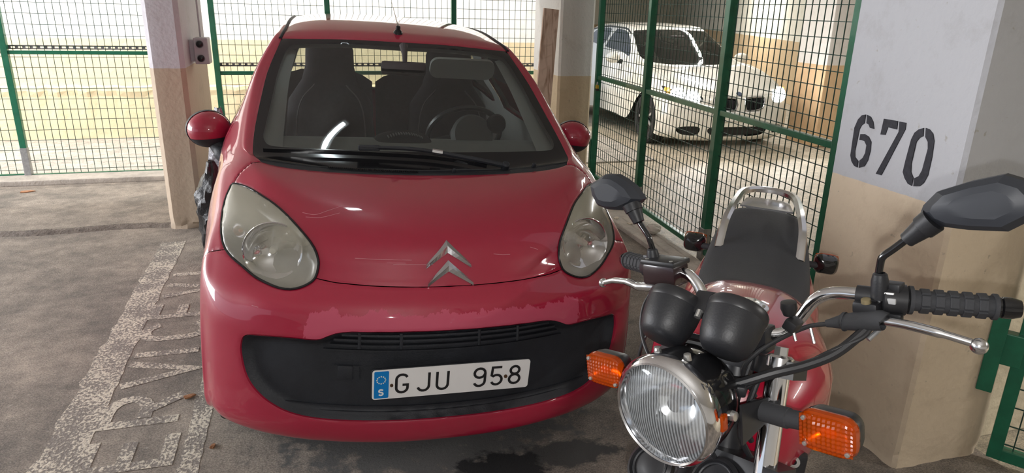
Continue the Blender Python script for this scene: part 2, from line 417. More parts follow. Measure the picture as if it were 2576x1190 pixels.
# ------------------------------------------------------------------ green mesh fences
M_GREEN = mat('green_paint', (.012, .16, .085), .38, coat=.3, var=.25, vscale=12)
M_WIRE = mat('green_wire', (.02, .06, .045), .5)
M_GALV = mat('galvanised', (.42, .43, .44), .45, metal=.7, var=.3, vscale=30)
M_PERF = mat('perforated_steel', (.25, .24, .25), .55, metal=.4, var=.3, vscale=20)
def wire_mesh(parent, o, e, L, z0, z1, pv, ph, r=.0021, off=0):
    """welded wire panel in the vertical plane through o along e: length L, vertical wires every pv, horizontal every ph"""
    e = Vector(e).normalized(); o = Vector(o); n = Vector((-e.y, e.x, 0)); mb = MB(); rn = random.Random(int(L * 1000))
    def wire(a, b):
        d = (b - a).normalized(); s = n * r; u = d.cross(n) * r
        vs = [a + s + u, a - s + u, a - s - u, a + s - u, b + s + u, b - s + u, b - s - u, b + s - u]
        mb.add(vs, [(0, 1, 5, 4), (1, 2, 6, 5), (2, 3, 7, 6), (3, 0, 4, 7)])
    k = int(L / pv)
    for i in range(1, k + 1):
        x = i * L / (k + 1)
        wire(o + e * x + Vector((0, 0, z0)), o + e * x + Vector((0, 0, z1)))
    z = z0 + ph * .5
    while z < z1:
        wire(o + n * r * 1.6 + Vector((0, 0, z)), o + n * r * 1.6 + e * L + Vector((0, 0, z))); z += ph
    w = mb.build('wire_mesh', M_WIRE, parent, merge=False); w['kind'] = 'stuff'; w['label'] = 'welded wire mesh'
    return w
def bar(parent, name, a, b, w, d, m=M_GREEN, e=(1, 0, 0)):
    """rectangular steel section from a to b; w = width seen, d = depth along the normal"""
    a, b = Vector(a), Vector(b); t = (b - a); L = t.length; t.normalize(); e = Vector(e).normalized(); n = Vector((-e.y, e.x, 0)).normalized()
    s = t.cross(n).normalized(); rot = Matrix((s, n, t)).transposed()
    return MB().cbox((a + b) / 2, (w, d, L), .003, rot).build(name, m, parent)
def perf_strip(parent, x0, x1, y, z, h=.035):
    """steel strip with a row of slots: two rails and the webs between the holes"""
    mb = MB(); mb.box(((x0 + x1) / 2, y, z + h * .36), (x1 - x0, .004, h * .28)); mb.box(((x0 + x1) / 2, y, z - h * .36), (x1 - x0, .004, h * .28))
    x = x0
    while x < x1 - .02:
        mb.box((x + .012, y, z), (.024, .004, h * .46)); x += .055
    return mb.build('perforated_strip', M_PERF, parent)
FY = 5.10; FT = 2.5
def rear_fence(x0, x1, zmid, zbot, label, strip=None, posts=(1, 1), pv=.061, ph=.0905, foot=True):
    root = empty('mesh_fence', (x0, FY, .04), label, 'fence', 'rear mesh fence panels')
    L = x1 - x0
    if posts[0]:
        bar(root, 'post', (0, 0, .0), (0, 0, FT - .04), .05, .05)
        if foot: MB().cbox((0, -.0, .12), (.056, .056, .26), .003).build('post_foot', M_GALV, root)
    if posts[1]: bar(root, 'post', (L, 0, .0), (L, 0, FT - .04), .05, .05)
    bar(root, 'mid_rail', (.0, 0, zmid), (L, 0, zmid), .032, .03)
    bar(root, 'bottom_rail', (.0, 0, zbot), (L, 0, zbot), .032, .03)
    bar(root, 'top_rail', (.0, 0, FT - .06), (L, 0, FT - .06), .032, .03)
    wire_mesh(root, (0, .012, 0), (1, 0, 0), L, zbot, FT - .06, pv, ph)
    if strip: perf_strip(root, .02, L - .02, .02, strip)
    return root
rear_fence(-5.3, -2.875, 1.08, .0, 'green mesh fence panel at the far left edge', strip=1.12, posts=(1, 0))
rear_fence(-2.84, -1.42, 1.075, -.005, 'green mesh fence panel between leaning green post and narrow pillar', strip=1.118)
rear_fence(-1.165, -.185, .90, .02, 'green mesh fence panel directly right of the narrow pillar', strip=.975, posts=(1, 0), foot=False)
rear_fence(-.15, 1.06, .90, .02, 'green mesh fence panel behind the roof of the red car', strip=.975, posts=(1, 1), foot=False)
rear_fence(1.10, 2.055, .90, .02, 'green mesh fence panel behind the leaning plank', strip=.975, posts=(0, 1), foot=False)
# ---- gate in front of the white car
GA = Vector((2.225, 4.12, 0)); GB = Vector((2.045, .74, 0)); GE = (GB - GA).normalized(); GL = (GB - GA).length
gate = empty('mesh_gate', (GA.x, GA.y, 0), 'wide green mesh gate with three posts in front of the white car', 'gate')
for i, t in enumerate((0, .327, .664, 1.0)):
    p = GE * (GL * t)
    bar(gate, 'post', p + Vector((0, 0, .03)), p + Vector((0, 0, 2.45)), .046 if i != 2 else .056, .05, e=GE)
    if i in (1, 2):
        q = p + Vector((-.0, 0, .0))
        MB().cbox(q + Vector((0, 0, .11)), (.06, .06, .22), .003, Matrix.Rotation(math.atan2(GE.y, GE.x), 3, 'Z')).build('post_foot', M_GALV, gate)
for i in range(3):
    a, b = GE * (GL * (.327, .664, 1.0)[i]), GE * (GL * (0, .327, .664)[i])
    for nm, z in (('mid_rail', .985), ('bottom_rail', .06), ('top_rail', 2.4)):
        bar(gate, nm, a + Vector((0, 0, z)), b + Vector((0, 0, z)), .034, .034, e=GE)
    wire_mesh(gate, b + Vector((.012, 0, 0)), GE, (a - b).length, .06, 2.4, .055, .0765)
bar(gate, 'lock_plate', Vector((-.02, .03, .12)), Vector((-.02, .03, .40)), .05, .02, e=GE)
# padlock hanging at the mid rail
pl = empty('padlock', (GA.x - .03, GA.y - .06, .90), 'small yellow and black padlock under the gate rail', 'padlock')
mb = MB(); mb.cbox((0, 0, 0), (.022, .035, .04), .005); mb.build('lock_body', mat('lock_yellow', (.55, .38, .02), .4, var=.3, vscale=40), pl)
MB().cbox((0, 0, -.022), (.026, .04, .02), .004).build('lock_base', mat('lock_black', (.02, .02, .02), .5), pl)
MB().tube(curve([(0, -.012, .018), (0, -.012, .035), (0, 0, .048), (0, .012, .035), (0, .012, .018)], 4), .003, 8).build('shackle', M_GALV, pl, smooth=True)
# ---- gate standing open at the right edge
HA = Vector((2.0, -.365, 0)); HE = Vector((.58, -.81, 0)).normalized()
g2 = empty('open_gate', (HA.x, HA.y, 0), 'green mesh gate leaf standing open at the right edge beside pillar 670', 'gate')
bar(g2, 'post', (0, 0, .03), (0, 0, 1.9), .045, .045, e=HE)
for nm, z in (('bottom_rail', .05), ('mid_rail', 1.0), ('top_rail', 1.88)):
    bar(g2, nm, HE * .0 + Vector((0, 0, z)), HE * 1.1 + Vector((0, 0, z)), .045, .04, e=HE)
bar(g2, 'post', HE * 1.1 + Vector((0, 0, .03)), HE * 1.1 + Vector((0, 0, 1.9)), .045, .045, e=HE)
wire_mesh(g2, (0, 0, 0), HE, 1.1, .05, 1.88, .055, .0765)
rz = Matrix.Rotation(math.atan2(HE.y, HE.x), 3, 'Z')
MB().cbox(Vector((-.045, .03, .47)), (.11, .045, .12), .004, rz).build('latch_box', M_GREEN, g2)
MB().cbox(Vector((-.075, .045, .47)), (.05, .05, .34), .004, rz).build('latch_upright', M_GREEN, g2)
# ================================================================== RED CAR
CAR_TILT = R(2.6943)
car = empty('hatchback_car', (0, 0, 0), 'red compact hatchback with hazy headlights parked facing the camera', 'car', rot=(0, CAR_TILT, 0))
CT = Matrix.Rotation(CAR_TILT, 3, 'Y'); CTI = CT.transposed()
# control net of half the body: rows run from the bumper lip over bonnet, windscreen and roof to the tail, columns from the centre line to arch and sill
NET = [
    [(0.000, 0.080, 0.158), (0.212, 0.093, 0.158), (0.414, 0.137, 0.158), (0.549, 0.192, 0.158), (0.645, 0.252, 0.158), (0.715, 0.318, 0.158), (0.756, 0.386, 0.158), (0.783, 0.393, 0.162), (0.805, 0.400, 0.167)],
    [(0.000, 0.027, 0.178), (0.217, 0.041, 0.178), (0.424, 0.090, 0.178), (0.561, 0.148, 0.178), (0.661, 0.212, 0.178), (0.734, 0.281, 0.178), (0.774, 0.350, 0.178), (0.794, 0.372, 0.180), (0.805, 0.394, 0.182)],
    [(0.000, 0.007, 0.225), (0.220, 0.022, 0.225), (0.430, 0.072, 0.225), (0.570, 0.132, 0.225), (0.672, 0.197, 0.225), (0.747, 0.266, 0.225), (0.786, 0.336, 0.225), (0.802, 0.361, 0.217), (0.805, 0.386, 0.208)],
    [(0.000, 0.005, 0.300), (0.220, 0.020, 0.300), (0.430, 0.070, 0.300), (0.570, 0.130, 0.300), (0.672, 0.195, 0.300), (0.747, 0.265, 0.300), (0.786, 0.335, 0.300), (0.802, 0.357, 0.273), (0.805, 0.378, 0.246)],
    [(0.000, 0.008, 0.400), (0.220, 0.023, 0.400), (0.430, 0.073, 0.400), (0.570, 0.132, 0.400), (0.672, 0.197, 0.400), (0.747, 0.267, 0.400), (0.786, 0.337, 0.400), (0.802, 0.356, 0.350), (0.805, 0.375, 0.301)],
    [(0.000, 0.015, 0.500), (0.220, 0.030, 0.500), (0.430, 0.079, 0.500), (0.570, 0.138, 0.500), (0.672, 0.203, 0.500), (0.747, 0.272, 0.500), (0.786, 0.342, 0.500), (0.802, 0.362, 0.428), (0.805, 0.382, 0.355)],
    [(0.000, 0.025, 0.580), (0.220, 0.039, 0.580), (0.430, 0.088, 0.580), (0.570, 0.146, 0.580), (0.672, 0.210, 0.580), (0.747, 0.279, 0.580), (0.786, 0.348, 0.580), (0.802, 0.371, 0.489), (0.805, 0.394, 0.398)],
    [(0.000, 0.052, 0.650), (0.220, 0.066, 0.650), (0.430, 0.112, 0.650), (0.570, 0.169, 0.650), (0.672, 0.242, 0.648), (0.747, 0.308, 0.648), (0.787, 0.372, 0.648), (0.802, 0.389, 0.544), (0.805, 0.412, 0.438)],
    [(0.000, 0.115, 0.712), (0.220, 0.130, 0.713), (0.430, 0.188, 0.714), (0.570, 0.262, 0.706), (0.670, 0.305, 0.702), (0.746, 0.362, 0.700), (0.786, 0.412, 0.697), (0.804, 0.445, 0.610), (0.805, 0.438, 0.480)],
    [(0.000, 0.150, 0.772), (0.220, 0.168, 0.778), (0.430, 0.232, 0.787), (0.570, 0.315, 0.783), (0.666, 0.377, 0.770), (0.737, 0.432, 0.762), (0.778, 0.482, 0.748), (0.802, 0.515, 0.660), (0.805, 0.479, 0.524)],
    [(0.000, 0.188, 0.825), (0.220, 0.215, 0.833), (0.430, 0.288, 0.845), (0.570, 0.378, 0.852), (0.656, 0.458, 0.848), (0.718, 0.522, 0.835), (0.766, 0.570, 0.805), (0.800, 0.600, 0.710), (0.805, 0.532, 0.563)],
    [(0.000, 0.270, 0.873), (0.220, 0.300, 0.882), (0.430, 0.375, 0.893), (0.570, 0.468, 0.906), (0.650, 0.550, 0.910), (0.711, 0.615, 0.900), (0.759, 0.660, 0.870), (0.800, 0.680, 0.760), (0.805, 0.608, 0.594)],
    [(0.000, 0.420, 0.917), (0.220, 0.440, 0.925), (0.430, 0.490, 0.938), (0.570, 0.560, 0.957), (0.650, 0.650, 0.966), (0.714, 0.720, 0.955), (0.763, 0.770, 0.915), (0.801, 0.790, 0.790), (0.805, 0.717, 0.604)],
    [(0.000, 0.660, 0.957), (0.220, 0.662, 0.962), (0.430, 0.680, 0.974), (0.605, 0.708, 0.990), (0.666, 0.790, 1.003), (0.723, 0.865, 0.985), (0.769, 0.920, 0.935), (0.803, 0.930, 0.760), (0.805, 0.871, 0.548)],
    [(0.000, 0.730, 0.966), (0.220, 0.738, 0.972), (0.440, 0.765, 0.988), (0.637, 0.815, 1.018), (0.686, 0.880, 1.027), (0.721, 0.950, 1.013), (0.779, 1.020, 0.945), (0.805, 1.020, 0.700), (0.805, 0.986, 0.398)],
    [(0.000, 0.990, 1.125), (0.220, 0.998, 1.125), (0.440, 1.020, 1.130), (0.628, 1.070, 1.138), (0.678, 1.120, 1.140), (0.712, 1.170, 1.100), (0.786, 1.200, 0.950), (0.815, 1.200, 0.650), (0.800, 1.150, 0.220)],
    [(0.000, 1.250, 1.280), (0.220, 1.255, 1.280), (0.430, 1.275, 1.275), (0.600, 1.310, 1.272), (0.650, 1.340, 1.262), (0.706, 1.380, 1.130), (0.789, 1.420, 0.955), (0.818, 1.420, 0.620), (0.800, 1.400, 0.220)],
    [(0.000, 1.500, 1.418), (0.220, 1.502, 1.417), (0.410, 1.508, 1.408), (0.541, 1.515, 1.395), (0.597, 1.535, 1.368), (0.689, 1.600, 1.180), (0.792, 1.650, 0.960), (0.820, 1.650, 0.600), (0.800, 1.650, 0.220)],
    [(0.000, 1.640, 1.462), (0.220, 1.640, 1.459), (0.400, 1.645, 1.450), (0.520, 1.655, 1.432), (0.575, 1.670, 1.402), (0.678, 1.780, 1.190), (0.794, 1.850, 0.965), (0.820, 1.850, 0.600), (0.800, 1.850, 0.220)],
    [(0.000, 1.950, 1.505), (0.220, 1.950, 1.502), (0.385, 1.950, 1.492), (0.500, 1.960, 1.470), (0.555, 1.980, 1.435), (0.669, 2.050, 1.200), (0.794, 2.100, 0.975), (0.820, 2.100, 0.600), (0.800, 2.100, 0.220)],
    [(0.000, 2.400, 1.515), (0.220, 2.400, 1.512), (0.370, 2.400, 1.500), (0.478, 2.410, 1.477), (0.538, 2.420, 1.440), (0.650, 2.450, 1.210), (0.789, 2.450, 0.990), (0.815, 2.450, 0.600), (0.800, 2.450, 0.220)],
    [(0.000, 2.900, 1.475), (0.220, 2.900, 1.472), (0.360, 2.900, 1.460), (0.460, 2.900, 1.435), (0.520, 2.900, 1.400), (0.630, 2.850, 1.200), (0.779, 2.800, 1.010), (0.815, 2.780, 0.620), (0.805, 2.790, 0.492)],
    [(0.000, 3.200, 1.410), (0.220, 3.200, 1.405), (0.350, 3.190, 1.392), (0.450, 3.170, 1.365), (0.505, 3.140, 1.330), (0.610, 3.100, 1.180), (0.764, 3.050, 1.020), (0.810, 3.030, 0.780), (0.805, 3.030, 0.605)],
    [(0.000, 3.340, 1.200), (0.220, 3.335, 1.200), (0.360, 3.325, 1.195), (0.480, 3.290, 1.185), (0.540, 3.260, 1.170), (0.630, 3.230, 1.100), (0.741, 3.200, 0.950), (0.800, 3.200, 0.720), (0.805, 3.232, 0.531)],
    [(0.000, 3.410, 0.950), (0.250, 3.400, 0.950), (0.420, 3.385, 0.950), (0.550, 3.350, 0.945), (0.630, 3.310, 0.930), (0.695, 3.280, 0.850), (0.758, 3.270, 0.750), (0.796, 3.280, 0.600), (0.805, 3.315, 0.423)],
    [(0.000, 3.435, 0.600), (0.250, 3.430, 0.600), (0.420, 3.415, 0.600), (0.570, 3.380, 0.600), (0.661, 3.340, 0.580), (0.724, 3.320, 0.550), (0.769, 3.320, 0.500), (0.800, 3.340, 0.420), (0.805, 3.344, 0.317)],
    [(0.000, 3.420, 0.250), (0.250, 3.415, 0.250), (0.420, 3.400, 0.250), (0.570, 3.370, 0.250), (0.661, 3.340, 0.250), (0.718, 3.330, 0.250), (0.764, 3.330, 0.250), (0.794, 3.340, 0.250), (0.805, 3.342, 0.246)],
]
def _crw(t, n):
    i = min(max(int(math.floor(t)), 0), n - 2); u = t - i
    return i, ((-u + 2 * u * u - u ** 3) * .5, (2 - 5 * u * u + 3 * u ** 3) * .5, (u + 4 * u * u - 3 * u ** 3) * .5, (-u * u + u ** 3) * .5)
class Surf:
    """smooth half body through a control net, plus its cut into panels"""
    def __init__(s, net):
        s.net = [[Vector(p) for p in r] for r in net]; s.nv, s.nu = len(net), len(net[0]); s.sg = 1
        if s.N(0, 4).y > 0: s.sg = -1
    def S(s, u, v):
        i, wu = _crw(u, s.nu); j, wv = _crw(v, s.nv); net = s.net; nu, nv = s.nu, s.nv
        out = Vector((0, 0, 0))
        def row(r):
            a = Vector((0, 0, 0))
            for k in range(4):
                c = i - 1 + k
                if c < 0: p = net[r][1].copy(); p.x = -p.x
                elif c >= nu: p = net[r][-1] * 2 - net[r][-2]
                else: p = net[r][c]
                a += p * wu[k]
            return a
        for k in range(4):
            r = j - 1 + k
            if r < 0: q = row(0) * 2 - row(1)
            elif r >= nv: q = row(nv - 1) * 2 - row(nv - 2)
            else: q = row(r)
            out += q * wv[k]
        return out
    def N(s, u, v):
        e = .01
        du = s.S(u + e, v) - s.S(max(u - e, -.2), v); dv = s.S(u, min(v + e, s.nv - 1)) - s.S(u, max(v - e, 0))
        n = dv.cross(du)
        return n.normalized() * s.sg if n.length > 1e-12 else Vector((0, -1, 0))
    def P(s, u, v, off=0.0, sd=1):
        p = s.S(u, v) + s.N(u, v) * off
        return Vector((p.x * sd, p.y, p.z))
    def uv_at(s, x, z, u=1.0, v=9.0):
        """surface parameters of the point seen at (x, z) from the front"""
        for _ in range(40):
            p = s.S(u, v); a = (s.S(u + 1e-3, v) - p) / 1e-3; b = (s.S(u, v + 1e-3) - p) / 1e-3
            ex, ez = x - p.x, z - p.z; D = a.x * b.z - b.x * a.z
            if abs(D) < 1e-9: break
            du = (ex * b.z - b.x * ez) / D; dv = (a.x * ez - ex * a.z) / D
            u = min(max(u + max(-.5, min(.5, du)), 0), s.nu - 1); v = min(max(v + max(-.5, min(.5, dv)), 0), s.nv - 1)
        return u, v
    def cut(s, lines, regs, us, vs, gap=.055):
        """constrained triangulation; lines = [(polyline, closed)], regs = [(name, polygon)] in order of priority"""
        V = []; E = []; idx = {}; cons = []
        def vid(p):
            k = (round(p[0], 4), round(p[1], 4))
            if k not in idx: idx[k] = len(V); V.append(Vector(k))
            return idx[k]
        for poly, closed in lines:
            ids = [vid(p) for p in poly]
            for a, b in zip(ids, ids[1:]):
                if a != b: E.append((a, b))
            if closed and ids[0] != ids[-1]: E.append((ids[-1], ids[0]))
            cons.extend(poly)
        cell = {}
        for p in cons: cell.setdefault((int(p[0] * 10), int(p[1] * 10)), []).append(p)
        def near(x, y, d):
            for a in (-1, 0, 1):
                for b in (-1, 0, 1):
                    for p in cell.get((int(x * 10) + a, int(y * 10) + b), ()):
                        if (p[0] - x) ** 2 + (p[1] - y) ** 2 < d * d: return True
            return False
        for y in vs:
            for x in us:
                if x in (0, us[-1]) or y in (0, vs[-1]) or not near(x, y, gap): vid((x, y))
        res = delaunay_2d_cdt(V, E, [], 0, 1e-5)
        s.cv = [(p.x, p.y) for p in res[0]]; s.regions = {}
        regs = [(n, p, bb(p)) for n, p in regs]
        for f in res[2]:
            f = tuple(f); c = (sum(s.cv[i][0] for i in f) / 3, sum(s.cv[i][1] for i in f) / 3)
            if c[0] < -1e-4 or c[0] > s.nu - 1: continue
            for n, p, b in regs:
                if b[0] <= c[0] <= b[1] and b[2] <= c[1] <= b[3] and inside(c, p): s.regions.setdefault(n, []).append(f); break
            else: s.regions.setdefault('SHELL', []).append(f)
        s.pos = [s.S(*p) for p in s.cv]; s.nor = [s.N(*p) for p in s.cv]
def inside(pt, poly):
    x, y = pt; c = False; n = len(poly); j = n - 1
    for i in range(n):
        xi, yi = poly[i]; xj, yj = poly[j]
        if (yi > y) != (yj > y) and x < (xj - xi) * (y - yi) / (yj - yi) + xi: c = not c
        j = i
    return c
def bb(poly): return min(p[0] for p in poly), max(p[0] for p in poly), min(p[1] for p in poly), max(p[1] for p in poly)
CS = Surf(NET); SF, NF, PF, uv_at = CS.S, CS.N, CS.P, CS.uv_at; NVR = CS.nv

# panel outlines in surface parameters
HL = [(4.781, 11.287), (4.224, 11.26), (3.608, 11.165), (3.056, 10.985), (2.674, 10.691), (2.36, 10.23), (2.126, 9.729), (1.978, 9.255), (1.912, 8.784), (1.915, 8.457), (1.97, 8.054), (2.083, 7.832), (2.245, 7.67), (2.457, 7.565), (2.731, 7.568), (3.075, 7.707), (3.421, 7.921), (3.827, 8.275), (4.223, 8.549), (4.552, 8.821), (4.821, 9.162), (5.102, 9.619), (5.251, 10.117), (5.191, 10.645), (4.978, 11.06)]
OP = [(0, 6.03), (0.71, 6.035), (1.3, 6.025), (1.479, 6.0), (1.634, 5.94), (1.775, 5.8), (1.973, 5.6), (2.389, 5.59), (2.867, 5.54), (3.424, 5.456), (3.642, 5.381), (3.794, 5.222), (3.867, 4.959), (3.888, 4.705), (3.829, 4.25), (3.728, 3.893), (3.58, 3.623), (3.335, 3.348), (3.035, 3.091), (2.691, 2.871), (2.287, 2.737), (1.903, 2.67), (1.486, 2.65), (1.096, 2.66), (0.6, 2.67), (0, 2.675)]
SEAM = [(0, 7.86), (.4, 7.865), (0.757, 7.88), (1.226, 7.905), (1.458, 7.926), (1.699, 7.957), (1.97, 8.054)]
HR = [(0, 12.9), (.4, 12.9), (0.835, 12.88), (1.516, 12.84), (2.159, 12.81), (2.618, 12.85), (3.008, 12.951)]
WSS = [(3.008, 12.951), (3.045, 13.3), (3.047, 13.6), (3.01, 13.942), (3.0, 14.25), (2.99, 14.71), (2.955, 15.394), (2.94, 16.378), (3.0, 17.0)]
WST = [(3.0, 17.0), (2.6, 16.95), (2.249, 16.93), (1.522, 16.92), (0.784, 16.92), (0, 16.92)]
CW = [(0, 13.90), (.4, 13.90), (0.829, 13.88), (1.3, 13.80), (1.722, 13.69), (2.269, 13.45), (2.75, 13.32), (3.045, 13.3)]
PN = [(0, 14.36), (.7, 14.35), (1.459, 14.32), (2.082, 14.27), (2.5, 14.2), (2.66, 14.2), (2.74, 14.28), (2.775, 14.407), (2.745, 14.673), (2.68, 15.359), (2.65, 16.148), (2.62, 16.55), (2.5, 16.70), (2.2, 16.74), (1.344, 16.76), (0, 16.75)]
def dens(P, n=4, closed=False):
    P2 = [Vector((a, b, 0)) for a, b in P]
    if closed: ext = [P2[-1]] + P2 + [P2[0], P2[1]]
    else: ext = P2
    out = []
    if closed:
        for i in range(1, len(P2) + 1):
            for k in range(n): out.append(cr(ext, i + k / n))
    else:
        out = [cr(ext, i / n) for i in range((len(P2) - 1) * n + 1)]
    return [(p.x, p.y) for p in out]
HLd = dens(HL, 4, True)
k0 = HL.index((1.97, 8.054)) * 4                       # where the bonnet seam meets the lamp
k1 = HL.index((4.552, 8.821)) * 4
hl_in = [HLd[k] for k in range(k0, -1, -1)]            # seam point up the inner edge to the tip
hl_low = [HLd[k] for k in range(k0, k1 + 1)]           # seam point along the lower edge to the outer side
OPd = dens(OP, 4); SEAMd = dens(SEAM, 4); HRd = dens(HR, 4); WSSd = dens(WSS, 4); WSTd = dens(WST, 3); CWd = dens(CW, 4); PNd = dens(PN, 4)
TIP = dens([hl_in[-1], (4.45, 11.75), (3.75, 12.45), (3.008, 12.951)], 4)
BF = dens([hl_low[-1], (5.3, 8.65), (6.2, 8.3), (7.0, 7.9), (8.0, 7.4)], 4)
DOOR = dens([(7.75, 14.75), (6.9, 14.6), (6, 14.6), (5.3, 14.85), (4.6, 15.5), (4.2, 16.2), (4.02, 17.0), (4.02, 18.2), (4.02, 19.5), (4.3, 19.75), (5.2, 19.78), (6.3, 19.78), (7.75, 19.75)], 4) + [(7.75, 18.5), (7.75, 17), (7.75, 15.8)]
WIN1 = dens([(5.85, 15.4), (5.86, 16.6), (5.86, 18), (5.86, 19.3), (5.7, 19.5), (4.5, 19.5), (4.36, 19.3), (4.34, 18), (4.36, 17.2), (4.62, 16.3), (5.25, 15.55)], 4, True)
WIN2 = dens([(5.8, 20.0), (5.7, 21.2), (5.5, 21.35), (4.6, 21.25), (4.42, 21.0), (4.4, 20.1), (4.6, 19.98)], 4, True)
RWIN = dens([(0, 22.15), (1.5, 22.15), (3.1, 22.2), (3.45, 22.5), (3.45, 23.4), (3.2, 23.8), (1.5, 23.85), (0, 23.85)], 4)
hood_poly = SEAMd[:-1] + hl_in[:-1] + TIP[:-1] + HRd[::-1]
bump_poly = [(0, 0), (4, 0), (8, 0), (8, 4)] + BF[::-1][:-1] + hl_low[::-1][:-1] + SEAMd[::-1]
ws_poly = HRd[:-1] + WSSd[:-1] + WSTd
cowl_poly = HRd[:-1] + [p for p in WSSd if p[1] < 13.3] + CWd[::-1]
open_poly = OPd; pane_poly = PNd; rwin_poly = RWIN
REG = [('HL', HLd), ('OPEN', open_poly), ('PANE', pane_poly), ('COWL', cowl_poly), ('FRIT', ws_poly), ('HOOD', hood_poly), ('BUMP', bump_poly),
       ('WIN1', WIN1), ('WIN2', WIN2), ('RWIN', rwin_poly), ('DOOR', DOOR)]
us = [i * .1 for i in range(80)] + [8]
vs_ = []
v_ = 0.0
while v_ < NVR - 1 - .03:
    vs_.append(v_); v_ += .1 if v_ < 14 else .07 if v_ < 18 else .14
vs_.append(NVR - 1)
CS.cut([(HLd, 1), (OPd, 0), (SEAMd, 0), (HRd, 0), (WSSd, 0), (WSTd, 0), (CWd, 0), (PNd, 0), (TIP, 0), (BF, 0), (DOOR, 1), (WIN1, 1), (WIN2, 1), (RWIN, 0)], REG, us, vs_)
regions, cv, pos, nor = CS.regions, CS.cv, CS.pos, CS.nor
def bdist(poly):
    """3-D distance function to an outline"""
    B = [SF(*p) for p in poly]
    def f(p): return min((p - q).length for q in B)
    return f
def panel(name, faces, m, off=0.0, sides=(1, -1), parent=None, roll=.0022, offf=None, label=None, smooth=True, cs=None):
    """mesh from surface triangles; outer edges are rolled in slightly so that shut lines read as grooves"""
    c_ = cs or CS; cv, pos, nor = c_.cv, c_.pos, c_.nor
    used = sorted({i for f in faces for i in f}); mp = {k: n for n, k in enumerate(used)}
    P = []
    ec = {}
    for f in faces:
        for a, b in ((f[0], f[1]), (f[1], f[2]), (f[2], f[0])):
            k = (min(a, b), max(a, b)); ec[k] = ec.get(k, 0) + 1
    bnd = {i for (a, b), c in ec.items() if c == 1 for i in (a, b) if not (len(sides) == 2 and abs(cv[a][0]) < 1e-4 and abs(cv[b][0]) < 1e-4)}
    cen = {}
    for f in faces:
        c = (pos[f[0]] + pos[f[1]] + pos[f[2]]) / 3
        for i in f:
            if i in bnd: cen.setdefault(i, []).append(c)
    for i in used:
        o = off + (offf(i) if offf else 0)
        p = pos[i] + nor[i] * o
        if i in bnd and roll:
            d = sum(cen[i], Vector((0, 0, 0))) / len(cen[i]) - pos[i]
            if abs(cv[i][0]) < 1e-4: d.x = 0
            if d.length > 1e-6: p = p + d.normalized() * roll * .8
            p = p - nor[i] * roll
        P.append(p)
    V = []; F = []
    for s in sides:
        k = len(V); V += [Vector((p.x * s, p.y, p.z)) for p in P]
        for f in faces:
            t = tuple(mp[i] + k for i in f); F.append(t if s > 0 else t[::-1])
    mb = MB(); mb.v = V; mb.f = F
    me = bpy.data.meshes.new(name); me.from_pydata([tuple(v) for v in V], [], F)
    bm = bmesh.new(); bm.from_mesh(me); bmesh.ops.remove_doubles(bm, verts=bm.verts[:], dist=2e-5)
    bm.to_mesh(me); bm.free()
    if smooth: me.polygons.foreach_set('use_smooth', [True] * len(me.polygons))
    me.materials.append(m)
    o = bpy.data.objects.new(name, me); COL.objects.link(o); o.parent = parent if parent is not None else car
    if label: o['label'] = label
    return o
